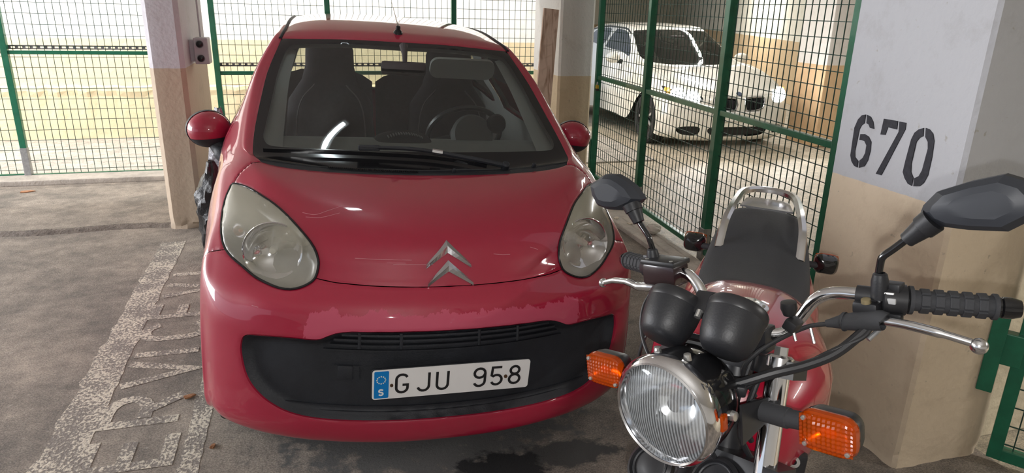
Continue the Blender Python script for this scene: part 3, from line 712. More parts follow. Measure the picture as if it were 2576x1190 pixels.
# ---- materials
PAINT = dict(rough=.42, coat=1.0, croughness=.045, spec=.4)
RED = (.37, .0085, .040)
M_RED = mat('car_paint_red', RED, var=.10, vscale=3, **PAINT)
def bumper_paint():
    m = bpy.data.materials.new('car_paint_bumper'); m.use_nodes = True
    N, L = nt(m); b = N['Principled BSDF']; b.inputs['Coat Roughness'].default_value = .05; b.inputs['Specular IOR Level'].default_value = .4
    tc = N.new('ShaderNodeTexCoord'); sp = N.new('ShaderNodeSeparateXYZ'); L.new(tc.outputs['Object'], sp.inputs[0])
    mp = N.new('ShaderNodeMapping'); mp.inputs['Scale'].default_value = (1.0, 1.0, .25); L.new(tc.outputs['Object'], mp.inputs[0])
    n = N.new('ShaderNodeTexNoise'); n.inputs['Scale'].default_value = 16; n.inputs['Detail'].default_value = 5; n.inputs['Roughness'].default_value = .75; L.new(mp.outputs[0], n.inputs['Vector'])
    # peeled lacquer: from the grille edge up to a ragged line
    h = N.new('ShaderNodeMath'); h.operation = 'MULTIPLY_ADD'; h.inputs[1].default_value = .11; h.inputs[2].default_value = .582; L.new(n.outputs['Fac'], h.inputs[0])
    lt = N.new('ShaderNodeMath'); lt.operation = 'LESS_THAN'; L.new(sp.outputs[2], lt.inputs[0]); L.new(h.outputs[0], lt.inputs[1])
    gt = N.new('ShaderNodeMath'); gt.operation = 'GREATER_THAN'; gt.inputs[1].default_value = .545; L.new(sp.outputs[2], gt.inputs[0])
    ax = N.new('ShaderNodeMath'); ax.operation = 'ABSOLUTE'; L.new(sp.outputs[0], ax.inputs[0])
    n2 = N.new('ShaderNodeMath'); n2.operation = 'MULTIPLY_ADD'; n2.inputs[1].default_value = .2; n2.inputs[2].default_value = .36; L.new(n.outputs['Fac'], n2.inputs[0])
    xl = N.new('ShaderNodeMath'); xl.operation = 'LESS_THAN'; L.new(ax.outputs[0], xl.inputs[0]); L.new(n2.outputs[0], xl.inputs[1])
    a1 = N.new('ShaderNodeMath'); a1.operation = 'MULTIPLY'; L.new(lt.outputs[0], a1.inputs[0]); L.new(gt.outputs[0], a1.inputs[1])
    a2 = N.new('ShaderNodeMath'); a2.operation = 'MULTIPLY'; L.new(a1.outputs[0], a2.inputs[0]); L.new(xl.outputs[0], a2.inputs[1])
    mx = N.new('ShaderNodeMix'); mx.data_type = 'RGBA'; mx.inputs['A'].default_value = (*RED, 1); mx.inputs['B'].default_value = (.50, .070, .125, 1)
    L.new(a2.outputs[0], mx.inputs['Factor']); L.new(mx.outputs['Result'], b.inputs['Base Color'])
    rr = N.new('ShaderNodeMapRange'); rr.inputs['To Min'].default_value = .42; rr.inputs['To Max'].default_value = .62; L.new(a2.outputs[0], rr.inputs[0]); L.new(rr.outputs[0], b.inputs['Roughness'])
    cc = N.new('ShaderNodeMapRange'); cc.inputs['To Min'].default_value = 1.0; cc.inputs['To Max'].default_value = .25; L.new(a2.outputs[0], cc.inputs[0]); L.new(cc.outputs[0], b.inputs['Coat Weight'])
    return m
M_BUMP = bumper_paint()
M_BLKP = mat('black_plastic', (.022, .025, .032), .55, var=.4, vscale=6, bump=.15, bscale=200)
M_BLKG = mat('black_gloss', (.012, .012, .014), .12, spec=.5)
M_TRIM = mat('interior_grey', (.30, .30, .295), .8, var=.1)
M_DARK = mat('interior_dark', (.035, .033, .035), .85, var=.2, vscale=30)
M_CHROME = mat('chrome', (.80, .80, .82), .08, metal=1.0)
M_CHROME2 = mat('satin_chrome', (.60, .60, .62), .22, metal=1.0)
def glass_mat(name, tint, refl=1.0, haze=0.0, hazecol=(.5, .5, .5)):
    m = bpy.data.materials.new(name); m.use_nodes = True; N, L = nt(m)
    for n in list(N): 
        if n.type == 'BSDF_PRINCIPLED': N.remove(n)
    out = [n for n in N if n.type == 'OUTPUT_MATERIAL'][0]
    t = N.new('ShaderNodeBsdfTransparent'); t.inputs[0].default_value = (*tint, 1)
    g = N.new('ShaderNodeBsdfGlossy'); g.inputs['Roughness'].default_value = .02
    fr = N.new('ShaderNodeFresnel'); fr.inputs[0].default_value = 1.5
    mu = N.new('ShaderNodeMath'); mu.operation = 'MULTIPLY'; mu.inputs[1].default_value = refl; L.new(fr.outputs[0], mu.inputs[0])
    mx = N.new('ShaderNodeMixShader'); L.new(mu.outputs[0], mx.inputs[0])
    if haze:
        d = N.new('ShaderNodeBsdfDiffuse'); d.inputs[0].default_value = (*hazecol, 1)
        m2 = N.new('ShaderNodeMixShader'); m2.inputs[0].default_value = haze; L.new(t.outputs[0], m2.inputs[1]); L.new(d.outputs[0], m2.inputs[2])
        L.new(m2.outputs[0], mx.inputs[1])
    else: L.new(t.outputs[0], mx.inputs[1])
    L.new(g.outputs[0], mx.inputs[2]); L.new(mx.outputs[0], out.inputs[0])
    MATS[name] = m
    return m
M_WIND = glass_mat('windscreen_glass', (.80, .84, .82), 1.15, haze=.035, hazecol=(.6, .62, .62))
M_SIDEG = glass_mat('side_glass', (.72, .76, .74), 1.0)
# ---- body panels
bonnet = panel('bonnet', regions['HOOD'], M_RED, label='red bonnet with fine scratches')
bumper = panel('front_bumper', regions['BUMP'], M_BUMP, label='red bumper with peeled lacquer above the grille')
panel('body_shell', regions['SHELL'], M_RED)
for s in (1, -1):
    d = panel('door', regions['DOOR'], M_RED, sides=(s,))
    panel('side_window', regions['WIN1'], M_SIDEG, off=-.004, sides=(s,), parent=d, roll=0)
    panel('quarter_window', regions['WIN2'], M_SIDEG, off=-.004, sides=(s,), roll=0)
panel('rear_window', regions['RWIN'], M_SIDEG, off=-.004, roll=0)
ws = panel('windscreen', regions['PANE'], M_WIND, off=-.002, roll=0, label='clear windscreen')
panel('black_border', regions['FRIT'], M_BLKG, off=-.002, parent=ws, roll=0)
cowl = panel('cowl_panel', regions['COWL'], M_BLKP, off=-.006, roll=0)
panel('interior_trim', [f for n in ('SHELL', 'DOOR', 'FRIT') for f in regions[n] if min(cv[i][1] for i in f) > 13.6 and max(cv[i][0] for i in f) < 7.8 and max(cv[i][1] for i in f) < 24], M_TRIM, off=-.022, roll=0, label='grey cabin lining')
# cowl vents: rows of short slots
mb = MB()
for r_, vv in enumerate((13.15, 13.35, 13.55)):
    for k in range(46):
        uu = .12 + k * .034
        p = PF(uu, vv, .0005, -1); mb.cbox(p, (.005, .009, .006), .0012)
mb.build('vent_grid', M_BLKG, cowl)['kind'] = 'stuff'
for (uu, ss) in ((.55, 1), (2.15, 1)):
    MB().lathe([(.009, -.006), (.009, .006), (.006, .012), (0, .013)], PF(uu, 13.35, 0, ss), (0, -.5, .8), 12).build('washer_nozzle', M_BLKP, cowl, smooth=True)
# ---- lower opening: dark insert, lip, slats
od = bdist(OPd)
dcache = {}
def in_off(i):
    if i not in dcache: dcache[i] = od(pos[i])
    t = min(dcache[i] / .028, 1); t = t * t * (3 - 2 * t)
    return -.024 * t
ins = panel('grille_insert', regions['OPEN'], M_BLKP, off=-.007, roll=0, offf=in_off, label='black plastic lower grille')
for s in (1, -1): pass
lipP = []
for s in (1, -1):
    seq = OPd if s > 0 else OPd[::-1]
    lipP += [[PF(u, v, o, s) for o in (.0005, -.004, -.010)] for (u, v) in seq[:-1]]
MB().grid(lipP, closed_u=True).build('opening_lip', M_RED, ins, smooth=True)
def ribbon(u0, u1, v, dv, off, thick, n=40, s=None):
    """bar following the body surface across both sides, from u0 to u1 (signed)"""
    P = []
    for k in range(n + 1):
        u = u0 + (u1 - u0) * k / n; sg = 1 if u >= 0 else -1; a = abs(u)
        P.append([PF(a, v + dv, off, sg), PF(a, v + dv, off + thick, sg), PF(a, v - dv, off + thick, sg), PF(a, v - dv, off, sg)])
    mb = MB().grid(P, closed_v=True); k = len(P) * 4
    mb.f += [(3, 2, 1, 0), (k - 4, k - 3, k - 2, k - 1)]
    return mb
for (v, u1) in ((5.82, 1.60), (5.60, 1.72), (5.36, 1.78)):
    ribbon(-u1, u1, v, .045, -.030, .017).build('grille_slat', M_BLKP, ins, smooth=True)
ribbon(-1.9, 1.9, 5.12, .03, -.032, .010).build('grille_ledge', M_BLKP, ins, smooth=True)
for u in (-1.35, -.75, .42, 1.05): 
    mb = MB()
    p = [PF(abs(u), v, -.016, 1 if u > 0 else -1) for v in (5.95, 5.7, 5.45, 5.25)]
    mb.tube(p, .006, 8).build('grille_stay', M_BLKP, ins, smooth=True)
for v, u1 in ((2.90, 2.3), (3.12, 2.9)): ribbon(-u1, u1, v, .02, -.031, .006).build('lower_rib', M_BLKP, ins, smooth=True)
MB().grid([[PF(1.56 + a, 4.33 + b, -.022, -1) for a in (-.2, -.1, 0, .1, .2)] for b in (-.24, -.12, 0, .12, .24)]).build('tow_cover', M_BLKP, ins)
mb = MB(); pc = PF(1.56, 4.33, -.024, -1); nn = NF(1.56, 4.33); nn.x *= -1
mb.cbox(pc, (.050, .012, .050), .006, nn.to_track_quat('-Y', 'Z').to_matrix()); mb.build('tow_cover_cap', M_BLKP, ins, smooth=True)
# ---- hairline scratches in the lacquer
M_SCR = mat('scratch', (.62, .30, .34), .6)
def hood_line(pts, r_=.0007):
    out = []
    for x, z in pts:
        u, v = uv_at(abs(x), z, 1.5, 9.5); out.append(PF(u, v, .0002, 1 if x >= 0 else -1))
    return MB().tube(curve(out, 4), r_, 5)
for pts in ([(-.46, .885), (-.42, .883), (-.38, .893), (-.33, .905)], [(-.45, .876), (-.40, .878), (-.34, .890)], [(-.30, .782), (-.22, .781), (-.12, .780)], [(-.18, .768), (-.11, .767), (-.05, .766)],
            [(-.2, .772), (-.14, .7715)], [(.30, .80), (.33, .79)], [(-.62, .632), (-.60, .631)], [(.16, .79), (.19, .786), (.22, .785)]):
    hood_line(pts).build('scratch', M_SCR, bonnet if pts[0][1] > .7 else bumper)
# ---- number plate
plate = MB(); e1 = Vector((1, 0, 0)); up = Vector((0, -.012, .110)).normalized(); nP = Vector((0, -1, -.109)).normalized()
PO = Vector((0, -.0015, .3685))
def strokes(mb, polys, o, ex, ez, t, w):
    """flat letters: mitred ribbons along polylines; t = thickness vector"""
    for q, pl in enumerate(polys):
        P = [Vector(p) for p in pl]; P = [p for i, p in enumerate(P) if i == 0 or (p - P[i - 1]).length > 1e-5]
        closed = (P[0] - P[-1]).length < 1e-4
        if closed: P = P[:-1]
        n = len(P); Lf, Rt = [], []
        for i in range(n):
            d1 = (P[i] - P[i - 1]) if (i > 0 or closed) else (P[1] - P[0])
            d2 = (P[(i + 1) % n] - P[i]) if (i < n - 1 or closed) else d1
            d1, d2 = d1.normalized(), d2.normalized(); n1 = Vector((-d1.y, d1.x)); n2 = Vector((-d2.y, d2.x))
            m_ = n1 + n2; m_ = m_.normalized() if m_.length > 1e-6 else n1
            k = w / 2 / max(.45, m_.dot(n1)); Lf.append(P[i] + m_ * k); Rt.append(P[i] - m_ * k)
        o2_ = Vector(o) + Vector(t) * (.7 * q)
        row = [[o2_ + ex * a.x + ez * a.y, o2_ + ex * a.x + ez * a.y + t, o2_ + ex * b.x + ez * b.y + t, o2_ + ex * b.x + ez * b.y] for a, b in zip(Lf, Rt)]
        k0_ = len(mb.v); mb.grid(row, closed_u=closed, closed_v=True)
        if not closed: mb.f += [(k0_ + 3, k0_ + 2, k0_ + 1, k0_), tuple(k0_ + (n - 1) * 4 + j for j in range(4))]
def arc(cx, cy, rx, ry, a0, a1, n=10): return [(cx + rx * math.cos(R(a0 + (a1 - a0) * k / n)), cy + ry * math.sin(R(a0 + (a1 - a0) * k / n))) for k in range(n + 1)]
def glyph(ch, w, h):
    r = w / 2
    if ch == 'G': return [arc(r, h - r, r, r, 25, 180, 8) + arc(r, r, r, r, 180, 360, 10) + [(w, h * .42), (w * .55, h * .42)]]
    if ch == 'J': return [[(w, h)] + [(w, r)] + arc(r, r, r, r, 0, -165, 8)]
    if ch == 'U': return [[(0, h), (0, r)] + arc(r, r, r, r, 180, 360, 10) + [(w, h)]]
    if ch == '9': return [arc(r, h - r, r, r, 0, 360, 16), [(w, h - r), (w, r)] + arc(r, r, r, r, 0, -160, 8)]
    if ch == '5': return [[(w * .95, h), (w * .08, h), (w * .02, h * .55)] + arc(r, r * 1.05, r, r * 1.05, 128, -155, 14)]
    if ch == '8': return [arc(r, h - r * .88, r * .84, r * .84, 0, 360, 16), arc(r, r, r, r, 0, 360, 16)]
    if ch == 'S': return [arc(r, h * .74, r, h * .24, 20, 270, 10) + arc(r, h * .26, r, h * .24, 90, -160, 10)]
    if ch == 'E': return [[(w, h), (0, h), (0, 0), (w, 0)], [(0, h * .52), (w * .85, h * .52)]]
    if ch == 'R': return [[(0, 0), (0, h)] + [(w * .5, h)] + arc(w * .5, h * .74, w * .5, h * .26, 90, -90, 8) + [(w * .16, h * .48)], [(w * .45, h * .48), (w, 0)]]
    if ch == 'V': return [[(0, h), (w / 2, 0), (w, h)]]
    if ch == 'I': return [[(w / 2, 0), (w / 2, h)]]
    if ch == 'C': return [arc(r, h - r, r, r, 20, 180, 8) + arc(r, r, r, r, 180, 340, 8)]
    return []
M_PLATE = mat('plate_white', (.93, .93, .92), .35, var=.03, coat=.3, emit=0)
plate.prism(rrect(.52, .111, .010, 4, 0, .0555), PO - nP * .003, e1, up, nP * .0045)
plo = plate.build('number_plate', M_PLATE, car); plo['label'] = 'white number plate reading GJU 958'
M_INK = mat('plate_ink', (.015, .015, .017), .5)
o2 = PO + nP * .0017 - e1 * .26
for ch, cx in (('G', .094), ('J', .163), ('U', .225), ('9', .349), ('5', .407), ('8', .469)):
    mb = MB(); w = .036
    strokes(mb, glyph(ch, w, .068), o2 + e1 * (cx - w / 2) + up * .0215, e1, up, nP * .0012, .0085); mb.build('plate_character', M_INK, plo, merge=False)
MB().prism(rrect(.046, .102, .004, 3, .029, .0555), o2, e1, up, nP * .0006).build('blue_band', mat('plate_blue', (.0, .22, .62), .4), plo)
st = MB()
for k in range(12):
    a = k * math.pi / 6; st.prism([(.028 + .0135 * math.cos(a) + .0026 * math.cos(b * math.pi / 3), .074 + .0135 * math.sin(a) + .0026 * math.sin(b * math.pi / 3)) for b in range(6)], o2 + nP * .0006, e1, up, nP * .0004)
st.build('star_ring', mat('star_pale', (.80, .82, .70), .4), plo)
mb = MB(); strokes(mb, glyph('S', .012, .022), o2 + e1 * .022 + up * .016 + nP * .0006, e1, up, nP * .0004, .0055); mb.build('country_letter', M_PLATE, plo)
M_RUST = mat('rusty_screw', (.10, .05, .02), .7, var=.4, vscale=80)
for bx, bz, br in ((.061, .052, .0052), (.438, .052, .006)): MB().prism(arc(bx, bz, br, br, 0, 330, 11), o2, e1, up, nP * .004).build('screw', M_RUST, plo)
fr = MB(); fr.prism(rrect(.526, .117, .012, 4, 0, .0555), PO - nP * .004, e1, up, nP * .0035)
for zz in (.02, .09):
    for xx in (-.2, 0, .2): fr.cbox(PO - nP * .022 + e1 * xx + up * zz, (.05, .036, .012), .003)
fr.build('plate_frame', M_BLKP, plo)
# ---- emblem
for pts in ([(-.075, .7535), (-.073, .767), (0, .832), (.075, .767), (.077, .7535), (0, .7985)], [(-.073, .7015), (-.069, .714), (0, .777), (.077, .714), (.080, .7015), (0, .744)]):
    mb = MB()
    left = [pts[0], pts[5], pts[2], pts[1]]; right = [pts[5], pts[4], pts[3], pts[2]]
    for q in (left, right):
        def at(p, off):
            u, v = uv_at(abs(p[0]), p[1], .3, 8.6); s = 1 if p[0] >= 0 else -1
            return PF(u, v, off, s)
        n = 6; base = []; 
        for k in range(n + 1):
            t = k / n
            a = Vector(q[0]).lerp(Vector(q[1]), t); d = Vector(q[3]).lerp(Vector(q[2]), t); mid = (a + d) / 2
            base.append([at(a, -.002), at(a, .004), at(mid, .0105), at(d, .004), at(d, -.002)])
        mb.grid(base); mb.f += [tuple(len(mb.v) - 5 + j for j in range(5)), tuple(len(mb.v) - (n + 1) * 5 + 4 - j for j in range(5))]
    mb.build('chevron_emblem', M_CHROME2, car)['label'] = 'chrome chevron on the bonnet'
# ---- headlights
hd = bdist(HLd); hc = {}
def hdist(i):
    if i not in hc: hc[i] = hd(pos[i])
    return hc[i]
def hous(i):
    t = min(hdist(i) / .05, 1); return -.062 * t * (2 - t)
def lensf(i):
    t = min(hdist(i) / .09, 1); return .010 * t * (2 - t)
M_HOUS = mat('lamp_housing', (.52, .51, .48), .35, metal=.55, var=.15)
def lens_mat():
    m = bpy.data.materials.new('lamp_lens_hazy'); m.use_nodes = True; N, L = nt(m); b = N['Principled BSDF']
    b.inputs['Roughness'].default_value = .22; b.inputs['Coat Weight'].default_value = 1; b.inputs['Coat Roughness'].default_value = .06
    tc = N.new('ShaderNodeTexCoord'); sp = N.new('ShaderNodeSeparateXYZ'); L.new(tc.outputs['Object'], sp.inputs[0])
    n = N.new('ShaderNodeTexNoise'); n.inputs['Scale'].default_value = 9; n.inputs['Detail'].default_value = 3; L.new(tc.outputs['Object'], n.inputs['Vector'])
    ad = N.new('ShaderNodeMath'); ad.operation = 'MULTIPLY_ADD'; ad.inputs[1].default_value = .07; L.new(n.outputs['Fac'], ad.inputs[0]); L.new(sp.outputs[2], ad.inputs[2])
    mr = N.new('ShaderNodeMapRange'); mr.interpolation_type = 'SMOOTHSTEP'
    mr.inputs['From Min'].default_value = .80; mr.inputs['From Max'].default_value = .91; mr.inputs['To Min'].default_value = .30; mr.inputs['To Max'].default_value = .78
    L.new(ad.outputs[0], mr.inputs[0]); L.new(mr.outputs[0], b.inputs['Alpha'])
    b.inputs['Base Color'].default_value = (.40, .38, .30, 1)
    return m
M_LENS = lens_mat()
M_BULB = mat('bulb_glass', (.8, .78, .7), .1, metal=.3)
for s in (1, -1):
    h = panel('headlight', regions['HL'], M_HOUS, off=-.003, sides=(s,), roll=0, offf=hous)
    h['label'] = 'teardrop headlight with yellowed hazy lens'
    panel('lamp_lens', regions['HL'], M_LENS, off=.002, sides=(s,), parent=h, roll=.0015, offf=lensf)
    MB().tube([PF(u, v, .0005, s) for u, v in HLd[::2]], .0042, 6, closed=True).build('lamp_gasket', M_BLKG, h, smooth=True)
    c = Vector((.555 * s, .345, .765)); ax = Vector((.12 * s, -1, .12)).normalized()
    mb = MB(); mb.lathe([(.012, .0), (.03, .003), (.055, .013), (.078, .030), (.090, .046), (.096, .050), (.098, .044)], c - ax * .022, ax, 40)
    mb.build('reflector', M_CHROME, h, smooth=True)
    MB().lathe([(.0, .052), (.010, .05), (.013, .04), (.013, .0)], c - ax * .022, ax, 16).build('bulb_cap', M_BULB, h, smooth=True)
    c2 = PF(4.3, 9.7, -.035, s)
    MB().lathe([(.006, 0), (.018, .006), (.026, .016), (.027, .02)], c2, (.3 * s, -1, 0.1), 24).build('indicator_reflector', M_CHROME2, h, smooth=True)
    MB().sphere(c2 + Vector((.004 * s, -.014, 0)), .008, 12, 8).build('indicator_bulb', mat('amber_bulb', (.55, .16, .05), .3), h, smooth=True)
# ---- single wiper
wp = lambda u, v, off: PF(abs(u), v, off, 1 if u >= 0 else -1)
wi = MB(); path = []
def wsp(x, z, off):
    u, v = uv_at(abs(x), z, 1.0, 14.2); return PF(u, v, off, 1 if x >= 0 else -1)
piv = PF(1.55, 13.35, .012, 1)
armp = [piv, wsp(.20, .972, .035), wsp(.06, .985, .045), wsp(-.05, .993, .048), wsp(-.205, 1.0, .040)]
wip = MB().tube(curve(armp, 6), [.011] * 7 + [.009] * 6 + [.0085] * 6 + [.008] * 6, 8).build('wiper', M_BLKP, car, smooth=True)
blade = [wsp(x, z, .010) for x, z in ((-.60, 1.003), (-.5, 1.0), (-.3, .997), (-.2, .995), (-.05, .990), (.05, .985), (.16, .975), (.26, .962))]
P = []
for p in curve(blade, 4): P.append([p + Vector((0, 0, -.004)), p + Vector((0, -.007, .012)), p + Vector((0, .007, .012))])
MB().grid(P, closed_v=True).build('wiper_blade', M_BLKG, wip)
MB().lathe([(.016, -.02), (.016, .010), (.010, .016), (0, .017)], piv, (0, -.55, .83), 16).build('wiper_pivot', M_BLKP, wip, smooth=True)
MB().cbox(armp[-1] + Vector((.0, 0, -.002)), (.085, .02, .022), .006).build('blade_clip', M_BLKP, wip)
ap = curve(armp, 6); MB().tube(ap[11:14], .0125, 8).build('arm_sleeve', M_CHROME2, wip, smooth=True)
# ---- door mirrors
for s in (1, -1):
    c = Vector((.846 * s, 1.275, 1.008)); rot = Matrix.Rotation(-.25 * s, 3, 'Z') @ Matrix.Rotation(.10 * s, 3, 'Y')
    n, k = 28, 16; rows = []
    for i in range(k + 1):
        th = math.pi * i / k; row = []
        for j in range(n):
            a = 2 * math.pi * j / n
            v = Vector((math.sin(th) * math.cos(a), math.sin(th) * math.sin(a), math.cos(th)))
            q = Vector((v.x * .090, (v.y * (.085 if v.y < 0 else .03)), v.z * .078))
            row.append(c + rot @ q)
        rows.append(row)
    kk = 11
    mr = MB().grid(rows[:kk + 1], closed_v=True).build('door_mirror', M_RED, car, smooth=True); mr['label'] = 'red mirror cap with black underside'
    lo = [[c + (p - c) * 1.012 for p in r] for r in rows[kk - 1:]]
    MB().grid(lo, closed_v=True).build('mirror_underside', M_BLKP, mr, smooth=True)
    ring = [[c + rot @ Vector((math.cos(2 * math.pi * j / 28) * rr * .092, yy, math.sin(2 * math.pi * j / 28) * rr * .080)) for j in range(28)] for rr, yy in ((1.0, -.006), (1.01, .022), (.9, .036), (0.0, .036))]
    MB().grid(ring, closed_v=True).build('mirror_back', M_BLKP, mr, smooth=True)
    MB().tube(curve([(.735 * s, 1.20, .895), (.77 * s, 1.215, .90), (.80 * s, 1.24, .925), (.825 * s, 1.26, .965)], 4), [.045] * 4 + [.040] * 4 + [.034] * 4 + [.030], 12).build('mirror_arm', M_BLKP, mr, smooth=True)
# ---- roof details
an = MB().lathe([(.024, -.01), (.022, .006), (.012, .018), (.011, .034), (.008, .036), (.0, .037)], SF(0, 17.55), (0, -.25, 1), 20).build('aerial_base', M_BLKG, car, smooth=True)
ab = SF(0, 17.55) + Vector((0, -.004, .03))
MB().tube([ab, ab + Vector((-.012, .02, .05)), ab + Vector((-.028, .05, .115))], [.0022, .0018, .001], 6).build('aerial_stub', mat('frayed_wire', (.25, .2, .16), .6), an)
for k in range(3):
    MB().tube([ab, ab + Vector((-.012 + .010 * k, .01, .022 + .006 * k))], [.0012, .0007], 5).build('frayed_strand', MATS['frayed_wire'], an)
for s in (1, -1):
    pts = [PF(3.06 + .06 * t, 17.0 + 5.0 * t, .001, s) for t in [i / 24 for i in range(25)]]
    MB().tube(pts, .0075, 8).build('roof_moulding', M_BLKP, car, smooth=True)
# ---- wheels (upright on the level floor) and underbody
M_TYRE = mat('tyre_rubber', (.02, .02, .022), .85, bump=.3, bscale=120)
M_RIM = mat('wheel_cover', (.42, .42, .43), .4, metal=.6)
for (x, y) in ((.70, .69), (-.70, .69), (.70, 3.03), (-.70, 3.03)):
    s = 1 if x > 0 else -1; Cw = CTI @ Vector((x, y, .282)); Rw = CTI.to_4x4(); Rw.translation = Cw
    tyre = MB().lathe([(.165, -.072), (.20, -.080), (.255, -.080), (.274, -.068), (.281, -.045), (.282, 0), (.281, .045), (.274, .068), (.255, .080), (.20, .080), (.165, .072)], (0, 0, 0), (1, 0, 0), 40).build('wheel', M_TYRE, car, smooth=True, xf=Rw)
    MB().lathe([(.17, -.06), (.17, .055), (.16, .068), (.12, .062), (.07, .072), (.0, .074)], (0, 0, 0), (s, 0, 0), 32).build('wheel_cover', M_RIM, tyre, smooth=True, xf=Rw)
MB().cbox((0, 1.83, .31), (1.16, 2.9, .22), .03).build('underbody', mat('underbody_black', (.012, .012, .012), .9), car)  # plain dark box for the floor pan, added to block light
MB().cbox((0, .72, .62), (1.05, .12, .6), .02).build('bulkhead', MATS['underbody_black'], car)
# ---- cabin
for s in (1, -1):
    P = [[PF(2.42 + .55 * j / 5, 14.05 + 2.75 * i / 24, -.045 + .012 * math.sin(math.pi * j / 5), s) for j in range(6)] for i in range(25)]
    MB().grid(P).build('pillar_trim', mat('pillar_grey', (.42, .43, .42), .75), car, smooth=True)
dash = MB(); P = []
for k in range(33):
    x = -.66 + 1.32 * k / 32; c = abs(x) / .66
    P.append([Vector((x, .84 + .07 * c * c, .985 + .015 * c)), Vector((x, .92 + .06 * c * c, 1.018)), Vector((x, 1.06, 1.018)), Vector((x, 1.19, 1.0)), Vector((x, 1.24, .94)), Vector((x, 1.22, .70)), Vector((x, 1.15, .55))])
dsh = dash.grid(P).build('dashboard', mat('dash_grey', (.34, .35, .34), .7, var=.1), car, smooth=True)
P = []
for i in range(9):
    t = i / 8; y = .93 + .17 * t; hgt = .062 * math.sin(math.pi * min(t * 1.15, 1) * .5) * (1 if t < .85 else .8)
    P.append([Vector((-.035 + .125 * math.cos(math.pi * j / 14), y, .998 + hgt * math.sin(math.pi * j / 14) ** .7)) for j in range(15)])
hump = MB().grid(P).build('air_vent_hump', M_DARK, dsh, smooth=True)
for k in range(14):
    x = -.035 + (k - 6.5) * .011
    MB().cbox((x, .985, 1.056 - .0009 * (k - 6.5) ** 2 * .4), (.004, .05, .006), .001).build('vent_slot', M_TRIM, hump)
MB().lathe([(.095, 0), (.097, .03), (.085, .05), (.0, .055)], (.285, 1.12, 1.025), (0, -.85, .35), 28).build('instrument_pod', mat('pod_grey', (.10, .10, .10), .6), dsh, smooth=True)
MB().lathe([(.042, 0), (.045, .03), (.036, .05), (.0, .052)], (.395, 1.12, 1.085), (0, -.9, .2), 24).build('rev_counter', M_DARK, dsh, smooth=True)
sw = MB(); cs = Vector((.30, 1.33, 1.0)); ax = Vector((0, -.80, -.60)).normalized(); e_1 = Vector((1, 0, 0)); e_2 = ax.cross(e_1)
sw.tube([cs + (e_1 * math.cos(2 * math.pi * k / 36) + e_2 * math.sin(2 * math.pi * k / 36)) * .178 for k in range(36)], .0135, 8, closed=True)
swo = sw.build('steering_wheel', mat('wheel_leather', (.03, .03, .032), .35), car, smooth=True)
MB().lathe([(.07, -.02), (.07, .01), (.05, .022), (0, .025)], cs, -ax, 20).build('wheel_hub', M_DARK, swo, smooth=True)
for a in (200, 340, 90 + 180): MB().tube([cs, cs + (e_1 * math.cos(R(a)) + e_2 * math.sin(R(a))) * .175], .014, 8).build('wheel_spoke', M_DARK, swo, smooth=True)
def seat(name, cx, cy, w, h, z0, m, hw):
    """one-piece seat back narrowing to a headrest"""
    prof = [(0, w * .96), (.15, w), (.42, w), (.62, w * .92), (.74, w * .62), (.82, hw * 1.02), (.92, hw), (.97, hw * .86), (1.0, hw * .5)]
    rows = []
    for t, ww in prof:
        z = z0 + t * h; y = cy + t * h * .20; th = .075 if t < .7 else .05
        if t >= .97: th *= .6
        rows.append([Vector((cx + ww * .5 * math.copysign(abs(math.cos(a)) ** .55, math.cos(a)), y + th * math.sin(a), z)) for a in [2 * math.pi * j / 24 for j in range(24)]])
    mb = MB().grid(rows, closed_v=True); k = len(mb.v); mb.f += [tuple(range(23, -1, -1)), tuple(range(k - 24, k))]
    o = mb.build(name, m, car, smooth=True)
    c = MB(); P = []
    for (y, z, ww) in ((cy - .48, z0 - .04, w * .9), (cy - .50, z0 + .02, w * .96), (cy - .44, z0 + .06, w), (cy - .2, z0 + .04, w), (cy + .03, z0 + .02, w * .96)):
        P.append([Vector((cx + ww * .5 * q, y, z - .012 * (1 - q * q) * 2)) for q in (-1, -.9, -.6, 0, .6, .9, 1)])
    c.grid(P); c.build('seat_cushion', m, o, smooth=True)
    pts = [Vector((cx + sx * w * .38, cy + t * h * .2 - .072, z0 + t * h)) for sx, t in ((-1, .1), (-1, .45), (-.85, .62), (-.45, .72))]
    pts2 = [Vector((2 * cx - p.x, p.y, p.z)) for p in pts]
    M_PIPE = mat('seat_piping', (.11, .10, .10), .8)
    for q in (pts, pts2): MB().tube(curve(q, 5), .0035, 6).build('seam_piping', M_PIPE, o, smooth=True)
    return o
M_SEAT = mat('seat_cloth', (.045, .038, .045), .95, var=.3, vscale=60)
seat('front_seat', -.31, 1.84, .47, .88, .52, M_SEAT, .25)
seat('front_seat', .33, 1.80, .47, .88, .52, M_SEAT, .25)
for cx in (-.30, .30):
    rs = MB(); P = []
    for t in [i / 8 for i in range(9)]:
        z = .45 + t * .70; y = 2.62 + t * .16
        P.append([Vector((cx + .29 * q, y + (.05 if abs(q) < .95 else .02), z - (.10 * max(0, abs(q) - .55) ** 1.5 * 2 if t > .8 else 0))) for q in (-1, -.8, -.55, 0, .55, .8, 1)])
    rs.grid(P).build('rear_seat_back', M_SEAT, car, smooth=True)
rm = MB(); rm.cbox((-.005, 1.30, 1.302), (.205, .030, .062), .014); rmo = rm.build('rear_view_mirror', mat('mirror_case', (.06, .05, .052), .5), car, smooth=True)
MB().tube([(0, 1.30, 1.32), (0, 1.31, 1.36), (0, 1.36, 1.40)], [.010, .012, .02], 10).build('mirror_stem', MATS['mirror_case'], rmo, smooth=True)
vz = MB(); vz.prism(rrect(.32, .105, .04, 5), (.30, 1.43, 1.30), (1, 0, 0), (0, -.45, .9), (0, .018, .008)); vz.build('sun_visor', mat('visor_grey', (.50, .50, .48), .8), car)
hl_ = MB(); P = []
